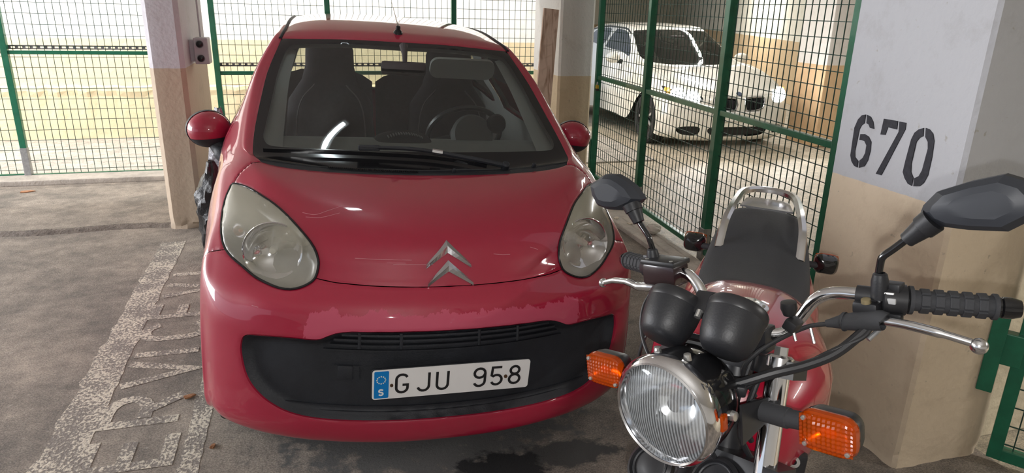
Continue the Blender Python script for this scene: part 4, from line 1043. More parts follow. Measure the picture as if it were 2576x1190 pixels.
for k in range(17):
    x = -.5 + k / 16; P.append([Vector((x, 1.50 + .0 * x, 1.375)), Vector((x, 1.62, 1.40)), Vector((x, 2.0, 1.445)), Vector((x, 2.9, 1.40))])
hl_.grid(P).build('headliner', M_TRIM, car, smooth=True)
# ================================================================== MOTORCYCLE
BB = Vector((.62, -.72, 0))
bike = empty('motorcycle', BB, 'red motorcycle with round chrome-rimmed headlight and two black gauge cups', 'motorcycle')
def frame_mat(cols, o):
    m = Matrix(cols).to_4x4(); m.translation = Vector(o) - BB
    return m
# front assembly (turned with the bars) and main frame: x to the rider's left, y to the rear, z up
XF = frame_mat(((0.42892, 0.89996, -0.07808), (-0.88541, 0.43597, 0.16118), (0.1791, 0.0, 0.98383)), (0.36372, -1.03632, 0.7))
XR = frame_mat(((0.79111, 0.61099, 0.02892), (-0.61059, 0.79163, -0.02232), (-0.03653, 0.0, 0.99933)), (0.3712, -0.98295, 0.94596))
def bf(mb, name, m, parent=bike, smooth=True, sharp=35): return mb.build(name, m, parent, smooth=smooth, xf=XF, sharp=sharp)
def br(mb, name, m, parent=bike, smooth=True, sharp=35): return mb.build(name, m, parent, smooth=smooth, xf=XR, sharp=sharp)
M_BK = mat('bike_black_satin', (.018, .018, .020), .38, spec=.5)
M_BKM = mat('bike_black_matt', (.014, .0145, .017), .46, bump=.06, bscale=300)
M_RUB = mat('rubber', (.035, .036, .040), .75, bump=.1, bscale=200)
M_BKG = mat('bike_black_gloss', (.008, .008, .009), .10, coat=.6)
M_BRED = mat('bike_paint_red', (.34, .006, .026), .30, coat=1.0, croughness=.03, spec=.5)
M_SEATB = mat('seat_vinyl', (.040, .041, .046), .62, bump=.25, bscale=420)
M_ALU = mat('polished_alloy', (.72, .72, .73), .20, metal=1.0)
M_STEEL = mat('zinc_steel', (.62, .62, .60), .32, metal=.9)
# ---- headlight
HC = Vector((0, -.2, .247)); HA_ = Vector((0, -1, -.06)).normalized()
hl = MB().lathe([(.030, -.135), (.062, -.125), (.083, -.095), (.092, -.055), (.095, -.02), (.095, -.004)], HC, HA_, 48)
hlo = bf(hl, 'headlamp', M_BKG); hlo['label'] = 'black round headlamp shell'
bf(MB().lathe([(.0955, -.024), (.0985, -.012), (.0985, -.002), (.0955, .007), (.0905, .012), (.0865, .010), (.0855, .003), (.0845, .0), (.0845, -.012)], HC, HA_, 64), 'chrome_rim', M_CHROME, hlo)
bf(MB().lathe([(.0905, .0125), (.0885, .0155), (.0862, .0125)], HC, HA_, 64), 'inner_bezel', M_CHROME2, hlo)
bf(MB().lathe([(.012, -.075), (.03, -.069), (.05, -.054), (.068, -.032), (.080, -.010), (.0845, -.002)], HC, HA_, 56), 'reflector', mat('lamp_reflector', (.92, .92, .93), .16, metal=1.0), hlo)
bf(MB().lathe([(.0, -.022), (.012, -.024), (.017, -.034), (.017, -.06)], HC, HA_, 20), 'bulb_shield', M_CHROME2, hlo)
def fluted_glass():
    m = bpy.data.materials.new('fluted_lens'); m.use_nodes = True; N, L = nt(m)
    for n in list(N):
        if n.type == 'BSDF_PRINCIPLED': N.remove(n)
    out = [n for n in N if n.type == 'OUTPUT_MATERIAL'][0]
    t = N.new('ShaderNodeBsdfTransparent'); t.inputs[0].default_value = (.93, .95, .96, 1)
    g = N.new('ShaderNodeBsdfGlossy'); g.inputs['Roughness'].default_value = .04
    d = N.new('ShaderNodeBsdfDiffuse'); d.inputs[0].default_value = (.72, .76, .78, 1)
    m1 = N.new('ShaderNodeMixShader'); m1.inputs[0].default_value = .10; L.new(t.outputs[0], m1.inputs[1]); L.new(d.outputs[0], m1.inputs[2])
    tc = N.new('ShaderNodeTexCoord'); dt = N.new('ShaderNodeVectorMath'); dt.operation = 'DOT_PRODUCT'; dt.inputs[1].default_value = XF.col[0][:3]
    L.new(tc.outputs['Object'], dt.inputs[0])
    sn = N.new('ShaderNodeMath'); sn.operation = 'MULTIPLY'; sn.inputs[1].default_value = 2 * math.pi / .0055; L.new(dt.outputs['Value'], sn.inputs[0])
    s2 = N.new('ShaderNodeMath'); s2.operation = 'SINE'; L.new(sn.outputs[0], s2.inputs[0])
    mr_ = N.new('ShaderNodeMapRange'); mr_.inputs['From Min'].default_value = -1; mr_.inputs['To Min'].default_value = .05; mr_.inputs['To Max'].default_value = .30
    L.new(s2.outputs[0], mr_.inputs[0]); L.new(mr_.outputs[0], m1.inputs[0])  # striped haze painted in to stand for light bent by the flutes
    fr = N.new('ShaderNodeFresnel'); fr.inputs[0].default_value = 1.5
    m2 = N.new('ShaderNodeMixShader'); L.new(fr.outputs[0], m2.inputs[0]); L.new(m1.outputs[0], m2.inputs[1]); L.new(g.outputs[0], m2.inputs[2])
    L.new(m2.outputs[0], out.inputs[0]); return m
M_FLUTE = fluted_glass()
# lens: domed disc with vertical flutes modelled into it
rows = []
ex_, ez_ = Vector((1, 0, 0)), HA_.cross(Vector((1, 0, 0)))
for i in range(25):
    r = .0855 * i / 24
    row = []
    for j in range(96):
        a = 2 * math.pi * j / 96; x, z = r * math.cos(a), r * math.sin(a)
        dome = .018 * (1 - (r / .0855) ** 2)
        fl_ = (.0016 if z > .02 else .0011) * abs(math.sin(x * math.pi / .0055)) * (1 if abs(z) > .022 or abs(x) > .055 else .35)
        row.append(HC + ex_ * x + ez_ * z + HA_ * (.004 + dome - fl_))
    rows.append(row)
bf(MB().grid(rows, closed_v=True), 'lens', M_FLUTE, hlo, sharp=80)
def amber():
    m = bpy.data.materials.new('amber_lens'); m.use_nodes = True; N, L = nt(m); b = N['Principled BSDF']
    b.inputs['Base Color'].default_value = (.46, .068, .002, 1); b.inputs['Roughness'].default_value = .12; b.inputs['Coat Weight'].default_value = .6
    t = N.new('ShaderNodeBsdfTransparent'); t.inputs[0].default_value = (1.0, .30, .015, 1)
    mx = N.new('ShaderNodeMixShader'); mx.inputs[0].default_value = .55; L.new(t.outputs[0], mx.inputs[1]); L.new(b.outputs[0], mx.inputs[2])
    L.new(mx.outputs[0], [n for n in N if n.type == 'OUTPUT_MATERIAL'][0].inputs[0]); return m
M_AMB = amber()
bf(MB().cbox(HC + Vector((.0965, .022, .0)), (.008, .016, .028), .003), 'side_reflector', M_AMB, hlo)
bf(MB().lathe([(.0, .006), (.008, .005), (.009, 0), (.009, -.01)], HC + Vector((.094, .055, -.002)), (1, 0, 0), 12), 'mount_bolt', M_STEEL, hlo)
bf(MB().lathe([(.0, .006), (.008, .005), (.009, 0), (.009, -.01)], HC + Vector((-.094, .055, -.002)), (-1, 0, 0), 12), 'mount_bolt', M_STEEL, hlo)
for xx in (-.03, .03): bf(MB().lathe([(.0, .012), (.006, .011), (.007, 0), (.007, -.01)], HC + Vector((xx, .03, .088)), (0, -.1, 1), 10), 'rim_screw', M_STEEL, hlo)
# ---- gauges
GD = Vector((0, -.70, -.71)).normalized()           # from dial towards the cup bottom
for s in (-1, 1):
    c = Vector((.0615 * s, -.088, .372))
    g = bf(MB().lathe([(.0, .050), (.022, .0495), (.034, .046), (.041, .038), (.0465, .020), (.0495, .0), (.0505, -.018), (.0505, -.024), (.048, -.026)], c, GD, 44), 'gauge_cup', M_BKM)
    g['label'] = 'black bullet-shaped gauge cup'
    bf(MB().lathe([(.0505, -.021), (.0520, -.025), (.0515, -.036), (.048, -.041), (.044, -.040)], c, GD, 44), 'gauge_bezel', M_BK, g)
    bf(MB().lathe([(.0, -.034), (.046, -.034)], c, GD, 40), 'dial', mat('dial_face', (.03, .03, .03), .3), g)
bf(MB().cbox((0, -.062, .395), (.045, .03, .045), .006, Matrix.Rotation(-.75, 3, 'X')), 'gauge_bridge', M_BK)
bf(MB().cyl((.0, -.085, .392), (.0, -.095, .382), .006, 10), 'bridge_screw', M_STEEL)
bf(MB().cbox((0, -.05, .325), (.13, .05, .010), .003, Matrix.Rotation(-.5, 3, 'X')), 'gauge_bracket', M_BK)
# ---- forks, yokes
FD = Vector((0, -.353, -1)).normalized(); FT0 = Vector((0, -.010, .300))
for s in (-1, 1):
    top = FT0 + Vector((.105 * s, 0, 0))
    fk = bf(MB().cyl(top, top + FD * .46, .0195, 28), 'fork_tube', M_CHROME); fk['label'] = 'chrome fork tube'
    bf(MB().cyl(top + FD * .44, top + FD * .80, .027, 24), 'fork_slider', M_ALU, fk)
    bf(MB().lathe([(.023, -.012), (.023, .004), (.018, .008), (.0, .009)], top, -FD, 24), 'fork_cap', M_ALU, fk)
    bf(MB().lathe([(.012, .0), (.012, .014), (.0, .0145)], top - FD * .008, -FD, 6), 'cap_bolt', M_STEEL, fk, smooth=False)
yk = MB(); yk.prism([(-.135, -.03), (-.105, -.045), (-.05, -.02), (.05, -.02), (.105, -.045), (.135, -.03), (.135, .02), (.06, .055), (-.06, .055), (-.135, .02)], FT0 + Vector((0, .012, -.035)), (1, 0, 0), (0, .94, -.33), (0, .009, .028))
bf(yk, 'top_yoke', M_BK, smooth=False)
yk = MB(); yk.prism([(-.14, -.035), (-.05, -.02), (.05, -.02), (.14, -.035), (.14, .03), (.05, .06), (-.05, .06), (-.14, .03)], FT0 + FD * .22 + Vector((0, .012, 0)), (1, 0, 0), (0, .94, -.33), (0, .012, .034))
bf(yk, 'bottom_yoke', M_BK, smooth=False)
bf(MB().cyl(FT0 + Vector((0, .055, .0)) , FT0 + Vector((0, .055, 0)) + FD * .24, .030, 20), 'steering_head', M_BK)
for s in (-1, 1):   # lamp ears
    e = MB(); e.prism([(0, 0), (.10, -.02), (.10, -.055), (0, -.07)], Vector((.100 * s, -.135, .262)), (0, 1, 0), (0, 0, 1), (.004 * s, 0, 0))
    bf(e, 'lamp_bracket', M_BK, smooth=False)
# ---- handlebar
half = [(0, .046, .318), (.04, .046, .318), (.075, .062, .322), (.098, .078, .350), (.120, .086, .383), (.150, .092, .3995), (.200, .098, .402), (.262, .118, .397), (.392, .190, .383)]
path = [(-x, y, z) for x, y, z in half[:0:-1]] + half
bar_o = bf(MB().tube(curve(path, 6), .0112, 16), 'handlebar', M_CHROME); bar_o['label'] = 'chrome handlebar'
for s in (-1, 1): bf(MB().cbox((.045 * s, .042, .312), (.032, .040, .048), .006), 'bar_clamp', M_BK)
for s in (-1, 1):
    a, b = Vector((.262 * s, .118, .397)), Vector((.370 * s, .178, .3855)); d = (b - a).normalized()
    g = bf(MB().tube([a, a + d * .006, a + d * .0061, b - d * .006, b - d * .0059, b], [.0235, .0235, .0172, .0172, .021, .021], 24), 'grip', M_RUB); g['label'] = 'black ribbed rubber grip'
    L_ = (b - a).length
    for k in range(5):
        for q in range(6):
            an_ = q * math.pi / 3; e1_ = d.orthogonal().normalized(); e2_ = d.cross(e1_); nn_ = e1_ * math.cos(an_) + e2_ * math.sin(an_)
            c = a + d * (.014 + k * (L_ - .024) / 5 + .009) + nn_ * .0168
            bf(MB().cbox(c, (.0135, .017, .005), .0016, Matrix((nn_.cross(d), d, nn_)).transposed() @ Matrix.Rotation(math.pi / 2, 3, 'Z')), 'grip_pad', M_RUB, g, smooth=False)
    bf(MB().lathe([(.0165, 0), (.0165, .004), (.0145, .005), (.0172, .007), (.0172, .020), (.0140, .032), (.012, .033), (0, .033)], b, d, 24), 'bar_end_weight', M_BKG, g)
# ---- switch clusters, lever perches, levers
for s in (-1, 1):
    c = Vector((.245 * s, .107, .3985)); d = Vector((.392 * s - .262 * s, .072, -.014)).normalized()
    sw_ = bf(MB().tube([c - d * .020, c - d * .018, c + d * .016, c + d * .018], [.020, .0255, .0255, .021], 20), 'switch_housing', M_BK)
    bf(MB().cbox(c + Vector((0, -.004, .022)), (.028, .026, .016), .004), 'switch_top', M_BK, sw_)
    if s > 0:
        bf(MB().cbox(c + Vector((.004, -.026, .004)), (.016, .005, .010), .002), 'switch_button', mat('switch_grey', (.35, .35, .35), .5), sw_)
        bf(MB().cbox(c + Vector((.000, -.024, .016)), (.016, .004, .003), .001), 'switch_mark', mat('switch_white', (.8, .8, .8), .5), sw_)
        bf(MB().cbox(c + Vector((.006, -.018, -.024)), (.026, .014, .012), .003), 'horn_button', M_BKM, sw_)
    pr = bf(MB().tube([Vector((.190 * s, .095, .402)), Vector((.222 * s, .101, .4005))], .0165, 18), 'lever_perch', M_BK)
    bf(MB().cbox(Vector((.212 * s, .085, .386)), (.040, .034, .022), .006), 'perch_arm', M_BK, pr)
    bf(MB().lathe([(.0, .004), (.0075, .003), (.008, -.004)], Vector((.214 * s, .072, .4005)), (0, -.2, 1), 12), 'pivot_screw', mat('brass_bolt', (.5, .42, .25), .35, metal=.8), pr)
    # mirror stem base
    bf(MB().lathe([(.0135, 0), (.0135, .03), (.011, .042), (.0075, .045)], Vector((.228 * s, .090, .402)), (.05 * s, -.05, 1), 16), 'mirror_boss', M_BKM, pr)
# clutch side (image right): long rubber boot and chrome lever; brake side: alloy lever and fluid reservoir
bo = bf(MB().tube(curve([(.150, .068, .351), (.172, .070, .357), (.180, .070, .359), (.186, .070, .360), (.236, .070, .371), (.242, .070, .3715)], 3), [.0065, .008, .010, .0115, .013, .015, .0165, .0165, .0145, .0145, .016, .0165, .017, .0165, .016, .013], 18), 'lever_boot', M_RUB); bo['label'] = 'black rubber clutch lever boot'
lv = [(.236, .070, .371), (.275, .068, .3715), (.323, .069, .366), (.365, .074, .357)]
lo_ = bf(MB().tube(curve(lv, 6), [.0075] * 7 + [.0078] * 6 + [.0062] * 6, 14), 'clutch_lever', M_ALU)
bf(MB().sphere((.3745, .0765, .3525), .0125, 18, 12), 'ball_end', M_ALU, lo_)
lv = [(-.205, .074, .367), (-.235, .070, .366), (-.260, .068, .3645), (-.285, .068, .370), (-.325, .070, .368), (-.360, .075, .358)]
lo_ = bf(MB().tube(curve(lv, 5), [.011] * 6 + [.010] * 5 + [.0085] * 5 + [.0070] * 5 + [.006] * 5, 14), 'brake_lever', M_ALU)
bf(MB().sphere((-.3665, .0765, .3555), .0105, 18, 12), 'ball_end', M_ALU, lo_)
rv = bf(MB().cbox((-.197, .086, .396), (.080, .054, .044), .006), 'fluid_reservoir', mat('reservoir_black', (.02, .008, .010), .25, coat=.4)); rv['label'] = 'black brake fluid reservoir'
bf(MB().cbox((-.197, .086, .4225), (.086, .060, .012), .005), 'reservoir_lid', M_BK, rv)
for a_, b_ in ((-.03, -.02), (.03, -.02), (-.03, .02), (.03, .02)): bf(MB().cyl((-.197 + a_, .086 + b_, .427), (-.197 + a_, .086 + b_, .4295), .004, 8), 'lid_screw', M_STEEL, rv)
bf(MB().cbox((-.205, .078, .370), (.060, .03, .018), .005), 'master_cylinder', M_BK, rv)
# ---- mirrors
def mirror(s, stem, boot0, boot1, outline, ridge, yb, lab):
    st_ = bf(MB().tube(curve(stem, 6), .0062, 12), 'mirror', M_BKG); st_['label'] = lab
    b0, b1 = Vector(boot0), Vector(boot1); d = b1 - b0
    bf(MB().tube([b0, b0 + d * .02, b0 + d * .12, b0 + d * .6, b0 + d * .62, b1], [.009, .0125, .013, .017, .0195, .0205], 16), 'mirror_boot', M_BKM, st_)
    # shell: rim at the back, shoulder, faceted nose towards the front
    n = len(outline); cx = sum(p[0] for p in outline) / n; cz = sum(p[1] for p in outline) / n
    rim = [Vector((x, yb + .020, z)) for x, z in outline]
    sho = [Vector((cx + (x - cx) * 1.0, yb + .002, cz + (z - cz) * 1.0)) for x, z in outline]
    mid = [Vector((ridge[0] + (x - ridge[0]) * .80, yb - .014, ridge[1] + (z - ridge[1]) * .78)) for x, z in outline]
    nose = [Vector((ridge[0] + (x - ridge[0]) * .55, yb - .020, ridge[1] + (z - ridge[1]) * .50)) for x, z in outline]
    mb = MB().grid([rim, sho, mid, nose], closed_v=True); mb.f.append(tuple(range(3 * n, 4 * n)))
    bf(mb, 'mirror_shell', mat('mirror_shell_grey', (.027, .030, .037), .5), st_, sharp=22)
    g = MB(); g.add([Vector((cx + (p.x - cx) * .95, yb + .018, cz + (p.z - cz) * .95)) for p in rim], [tuple(range(n))]); bf(g, 'mirror_glass', M_CHROME, st_, smooth=False)
mirror(1, [(.228, .088, .445), (.2315, .085, .462), (.236, .084, .475), (.2525, .087, .490), (.274, .091, .510)], (.268, .090, .503), (.306, .092, .538),
       [(.287, .548), (.291, .560), (.309, .581), (.352, .597), (.395, .608), (.424, .598), (.446, .572), (.440, .552), (.402, .526), (.352, .525), (.314, .528), (.296, .536)], (.375, .568), .092, 'mirror on the near bar, black angular shell')
mirror(-1, [(-.228, .088, .445), (-.2315, .085, .462), (-.236, .084, .475), (-.2505, .087, .490), (-.266, .091, .505)], (-.262, .090, .500), (-.281, .092, .540),
       [(-.254, .550), (-.276, .577), (-.298, .591), (-.322, .602), (-.352, .603), (-.396, .581), (-.393, .556), (-.379, .532), (-.351, .524), (-.309, .524), (-.266, .540)], (-.335, .568), .092, 'mirror on the far bar, black angular shell')
# ---- front indicators
def indicator(s, c, w, h, stalk, fr_):
    bld = bf if fr_ == 'F' else br
    fdir = Vector((0, -1, 0)) if fr_ == 'F' else Vector((0, 1, 0))
    r_ = rrect(w, h, h * .33, 5)
    def loop(k, y): return [Vector((c[0] + x * k, c[1], c[2] + z * k)) + fdir * y for x, z in r_]
    mb = MB().grid([loop(.25, -.040), loop(.72, -.034), loop(.92, -.022), loop(1.0, -.006), loop(1.0, .004)], closed_v=True); n = len(r_)
    mb.f.append(tuple(range(n)))
    h_ = bld(mb, 'indicator', M_BKG if fr_ == 'R' else M_BK); h_['label'] = 'indicator with amber lens and black back'
    bld(MB().grid([loop(.0, -.020), loop(.45, -.016), loop(.75, -.008), loop(.99, .003)], closed_v=True), 'lamp_reflector', mat('indicator_reflector', (.85, .80, .55), .25, metal=1.0), h_)
    mb = MB().grid([loop(1.01, .003), loop(1.03, .008), loop(1.0, .016), loop(.93, .021)], closed_v=True)
    # fluted front face
    P = []
    for i in range(17):
        row = []
        for j in range(23):
            x = (j / 11 - 1); z = (i / 8 - 1)
            row.append(Vector((c[0] + x * w * .465, c[1], c[2] + z * h * .455 * (1 - .10 * abs(x) ** 3))) + fdir * (.021 + .004 * (1 - max(abs(x), abs(z)) ** 3) - .0018 * (j % 2) - .0012 * (i % 2)))
        P.append(row)
    mb.grid(P); bld(mb, 'amber_lens', M_AMB, h_, sharp=14)
    bld(MB().sphere(Vector(c) + fdir * .010, .009, 14, 10, sc=(1.6, .5, 1)), 'bulb', mat('bulb_yellow', (.95, .55, .05), .3, emit=.0), h_)
    for (a_, b_) in ((-.40, .34), (.40, -.34), (-.38 if fr_ == 'F' else .38, -.36)):
        p = Vector((c[0] + a_ * w * .95, c[1], c[2] + b_ * h * .95)) + fdir * .024
        bld(MB().lathe([(.004, -.006), (.004, 0), (.003, .0014), (0, .0016)], p, fdir, 12), 'lens_screw', M_STEEL, h_)
    bld(MB().tube(stalk[0], stalk[1], 16), 'stalk', M_RUB, h_)
for s in (-1, 1):
    indicator(s, (.224 * s, -.082, .234), .088, .064, ([(.085 * s, -.070, .228), (.100 * s, -.070, .228), (.1005 * s, -.070, .228), (.150 * s, -.072, .229), (.1505 * s, -.072, .229), (.188 * s, -.070, .231)], [.0165, .0165, .0175, .0175, .0155, .0145]), 'F')
    indicator(s, (.208 * s, 1.085, -.121), .074, .060, ([(.12 * s, 1.06, -.125), (.19 * s, 1.06, -.122)], [.011, .010]), 'R')
# ---- cables
M_CAB = mat('cable_black', (.02, .02, .022), .45)
def cable(pts, r, m=M_CAB, name='cable'): return bf(MB().tube(curve(pts, 7), r, 10), name, m)
cable([(.152, .068, .351), (.125, .050, .346), (.095, .015, .330), (.065, -.02, .305), (.045, -.03, .270), (.05, .0, .215)], .0042)
cable([(.236, .098, .385), (.215, .065, .352), (.185, .025, .318), (.150, -.01, .300), (.110, -.045, .288), (.06, -.08, .268), (.02, -.10, .255)], .0085)
cable([(.150, -.01, .300), (.120, -.03, .288), (.09, -.05, .276), (.06, -.07, .255), (.02, -.08, .235)], .0060)
cable([(.228, .078, .372), (.218, .055, .345), (.190, .030, .328), (.165, .010, .312), (.150, -.004, .301)], .0042)
cable([(.236, .10, .40), (.235, .085, .36), (.222, .060, .338)], .0042, M_GALV)
cable([(-.222, .075, .362), (-.236, .055, .325), (-.226, .03, .285), (-.19, .0, .25), (-.12, -.04, .21), (-.08, -.05, .15)], .0040)
cable([(-.205, .07, .35), (-.200, .05, .31), (-.216, .02, .26), (-.195, -.02, .225), (-.13, -.05, .20)], .0038)
cable([(-.23, .10, .385), (-.18, .06, .345), (-.12, .01, .315), (-.06, -.06, .285), (-.02, -.09, .26)], .0060)
for (a_, b_, c_) in ((.055, .05, .30), (.080, .02, .27), (.03, -.03, .29)):
    cable([(a_, b_ - .06, c_), (a_ - .01, b_ - .08, c_ - .05), (a_ - .02, b_ - .09, c_ - .10), (a_ - .01, b_ - .06, c_ - .17)], .0055)
bf(MB().cbox((.062, -.075, .262), (.030, .045, .020), .005, Matrix.Rotation(.4, 3, 'Z')), 'connector_block', M_BKM)
bf(MB().cbox((.125, -.002, .365), (.022, .030, .020), .004, Matrix.Rotation(.5, 3, 'Y')), 'choke_bracket', M_BK)
bf(MB().lathe([(.0, .012), (.013, .011), (.014, 0), (.010, -.012)], (.118, .0, .392), (0, -.1, 1), 14), 'choke_knob', M_BK)
for (a_, b_) in ((.105, .045), (.135, .05)): bf(MB().cyl((a_ + .005, b_ - .02, .352), (a_ + .014, b_ - .026, .328), .0028, 8), 'clamp_screw', M_STEEL)
# ---- horns, mudguard and front wheel
for c, r_ in (((-.078, -.150, .098), .046), ((.035, -.115, .090), .046)):
    h_ = bf(MB().lathe([(.018, -.03), (r_ * .8, -.02), (r_, -.006), (r_, .006), (r_ * .86, .010), (r_ * .80, .004), (r_ * .3, .004), (0, .008)], c, (0, -.72, .69), 32), 'horn', M_BK)
    bf(MB().tube([Vector(c) + Vector((math.cos(2 * math.pi * k / 28) * r_ * .72, -.003 + math.sin(2 * math.pi * k / 28) * r_ * .72 * .69, .004 + math.sin(2 * math.pi * k / 28) * r_ * .72 * .72)) for k in range(28)], .0028, 6, closed=True), 'horn_ring', M_BKM, h_)
WC = FT0 + FD * .715 + Vector((0, -.035, 0))
wz = (XF @ WC).z; wr = wz - .002
WA = Vector((1, 0, 0))
def wheel(bld, c, r_, w, name):
    t = bld(MB().lathe([(r_ - .085, -w * .30), (r_ - .06, -w * .48), (r_ - .025, -w * .46), (r_ - .006, -w * .25), (r_, 0), (r_ - .006, w * .25), (r_ - .025, w * .46), (r_ - .06, w * .48), (r_ - .085, w * .30)], c, WA, 56), name, M_TYRE)
    bld(MB().lathe([(r_ - .10, -w * .32), (r_ - .078, -w * .36), (r_ - .078, w * .36), (r_ - .10, w * .32), (r_ - .10, -w * .32)], c, WA, 48), 'rim', M_ALU, t)
    bld(MB().lathe([(.0, -.05), (.035, -.05), (.030, 0), (.035, .05), (0, .05)], c, WA, 24), 'hub', M_BK, t)
    for k in range(5):
        a = 2 * math.pi * k / 5 + .3; dr = Vector((0, math.cos(a), math.sin(a)))
        bld(MB().cbox(Vector(c) + dr * (r_ * .36), (.030, .035, r_ * .64), .006, Matrix((Vector((1, 0, 0)), Vector((0, -dr.z, dr.y)), dr)).transposed()), 'spoke', M_BK, t)
    return t
wheel(bf, WC, wr * .985, .10, 'front_wheel')
P = []
for k in range(17):
    a = R(15 + 130 * k / 16); rr = wr + .03
    P.append([WC + Vector((x, -rr * math.cos(a) * 1.0 * (1 - .12 * abs(x / .06)), rr * math.sin(a) - .012 * (x / .06) ** 2)) for x in (-.06, -.045, 0, .045, .06)])
bf(MB().grid(P), 'front_mudguard', M_BRED)
bf(MB().lathe([(.06, -.003), (.14, -.003), (.14, .003), (.06, .003)], WC + Vector((-.055, 0, 0)), WA, 40), 'brake_disc', M_STEEL)
# ---- tank, seat, tail
def loft(secs, n=28, pw=.6):
    """sections (y, halfwidth, ztop, zbottom, xtop) of a superellipse tube"""
    rows = []
    for (y, hw, zt, zb) in secs:
        cz, hz = (zt + zb) / 2, (zt - zb) / 2; row = []
        for j in range(n):
            a = 2 * math.pi * j / n; ca, sa = math.cos(a), math.sin(a)
            wv = 1.0 if sa < 0 else 1 - .26 * sa ** 2
            row.append(Vector((hw * wv * math.copysign(abs(ca) ** pw, ca), y, cz + hz * math.copysign(abs(sa) ** pw, sa))))
        rows.append(row)
    mb = MB().grid(rows, closed_v=True); k = len(mb.v); mb.f += [tuple(range(n)), tuple(range(k - n, k))]
    return mb
def smooth_secs(S_, m=4): 
    V = [Vector((a, b, c)) for a, b, c, d in S_]; D = [Vector((d, 0, 0)) for a, b, c, d in S_]
    out = []
    for i in range((len(S_) - 1) * m + 1):
        p = cr(V, i / m); q = cr(D, i / m); out.append((p.x, p.y, p.z, q.x))
    return out
tank = loft(smooth_secs([(-.06, .07, -.050, -.14), (-.03, .115, -.010, -.20), (.05, .160, .022, -.25), (.15, .186, .035, -.27), (.25, .180, .035, -.26), (.35, .158, .026, -.22), (.43, .138, .010, -.17), (.475, .118, -.006, -.14), (.50, .08, -.03, -.12)], 4))
tk = br(tank, 'fuel_tank', M_BRED, sharp=60); tk['label'] = 'glossy red fuel tank'
br(MB().lathe([(.040, -.01), (.040, .004), (.034, .007), (.012, .008), (.011, .010), (0, .010)], (.0, .225, .032), (0, -.05, 1), 32), 'filler_cap', M_ALU, tk)
for k in range(5): br(MB().cyl((.029 * math.cos(k * 1.257), .225 + .029 * math.sin(k * 1.257), .038), (.029 * math.cos(k * 1.257), .225 + .029 * math.sin(k * 1.257), .042), .0035, 8), 'cap_screw', M_STEEL, tk)
P = [[Vector((x, y, .0375 - (y - .25) * .115 - (x * x) * 1.0 - max(0, y - .35) * .10)) for x in (-.031, -.015, 0, .015, .031)] for y in (.378, .388, .398, .408)]
br(MB().grid([[p + Vector((0, 0, .0)) for p in r] for r in P]), 'sticker', mat('sticker_pale', (.55, .55, .50), .6), tk)
ss = [(.43, .100, -.050, -.10), (.48, .130, -.040, -.12), (.54, .145, -.050, -.14), (.65, .150, -.060, -.15), (.78, .152, -.055, -.15), (.88, .149, -.036, -.14), (.98, .140, -.006, -.12), (1.08, .125, .008, -.09), (1.16, .108, .008, -.07), (1.20, .085, -.006, -.05)]
st = br(loft(smooth_secs(ss, 4), 36, .5), 'seat', M_SEATB, sharp=70); st['label'] = 'grey-black vinyl dual seat'
tail = [(.50, .140, -.09, -.24), (.58, .176, -.075, -.27), (.70, .184, -.065, -.28), (.82, .176, -.060, -.28), (.95, .160, -.055, -.25), (1.10, .140, -.045, -.21), (1.22, .115, -.035, -.16), (1.28, .08, -.04, -.12)]
tl = br(loft(smooth_secs(tail, 4), 32, .6), 'tail_fairing', M_BRED, sharp=60)
br(MB().cbox((0, 1.30, -.075), (.13, .03, .05), .012), 'tail_lamp', mat('tail_red', (.5, .01, .01), .2, coat=.5), tl)
gr_ = [(-.118, .86, -.06), (-.115, .92, .004), (-.108, .99, .030), (-.100, 1.12, .036), (-.088, 1.245, .036), (-.060, 1.310, .036), (0, 1.332, .036), (.060, 1.310, .036), (.088, 1.245, .036), (.100, 1.12, .036), (.108, .99, .030), (.115, .92, .004), (.118, .86, -.06)]
gpts = curve(gr_, 6); P = []
for i, p in enumerate(gpts):
    a = gpts[max(i - 1, 0)]; b = gpts[min(i + 1, len(gpts) - 1)]; t = (b - a).normalized(); sd = Vector((t.y, -t.x, 0)).normalized()
    P.append([p + sd * .011 + Vector((0, 0, -.009)), p + sd * .013 + Vector((0, 0, .004)), p + sd * .004 + Vector((0, 0, .011)), p - sd * .009 + Vector((0, 0, .009)), p - sd * .013 + Vector((0, 0, -.002)), p - sd * .008 + Vector((0, 0, -.010))])
rl = br(MB().grid(P, closed_v=True), 'grab_rail', M_ALU); rl['label'] = 'polished alloy grab rail'
br(MB().prism([(-.085, 1.16), (.085, 1.16), (.072, 1.27), (.045, 1.295), (-.045, 1.295), (-.072, 1.27)], (0, 0, .006), (1, 0, 0), (0, 1, 0), (0, 0, .006)), 'rail_plate', M_CHROME2, rl, smooth=False)
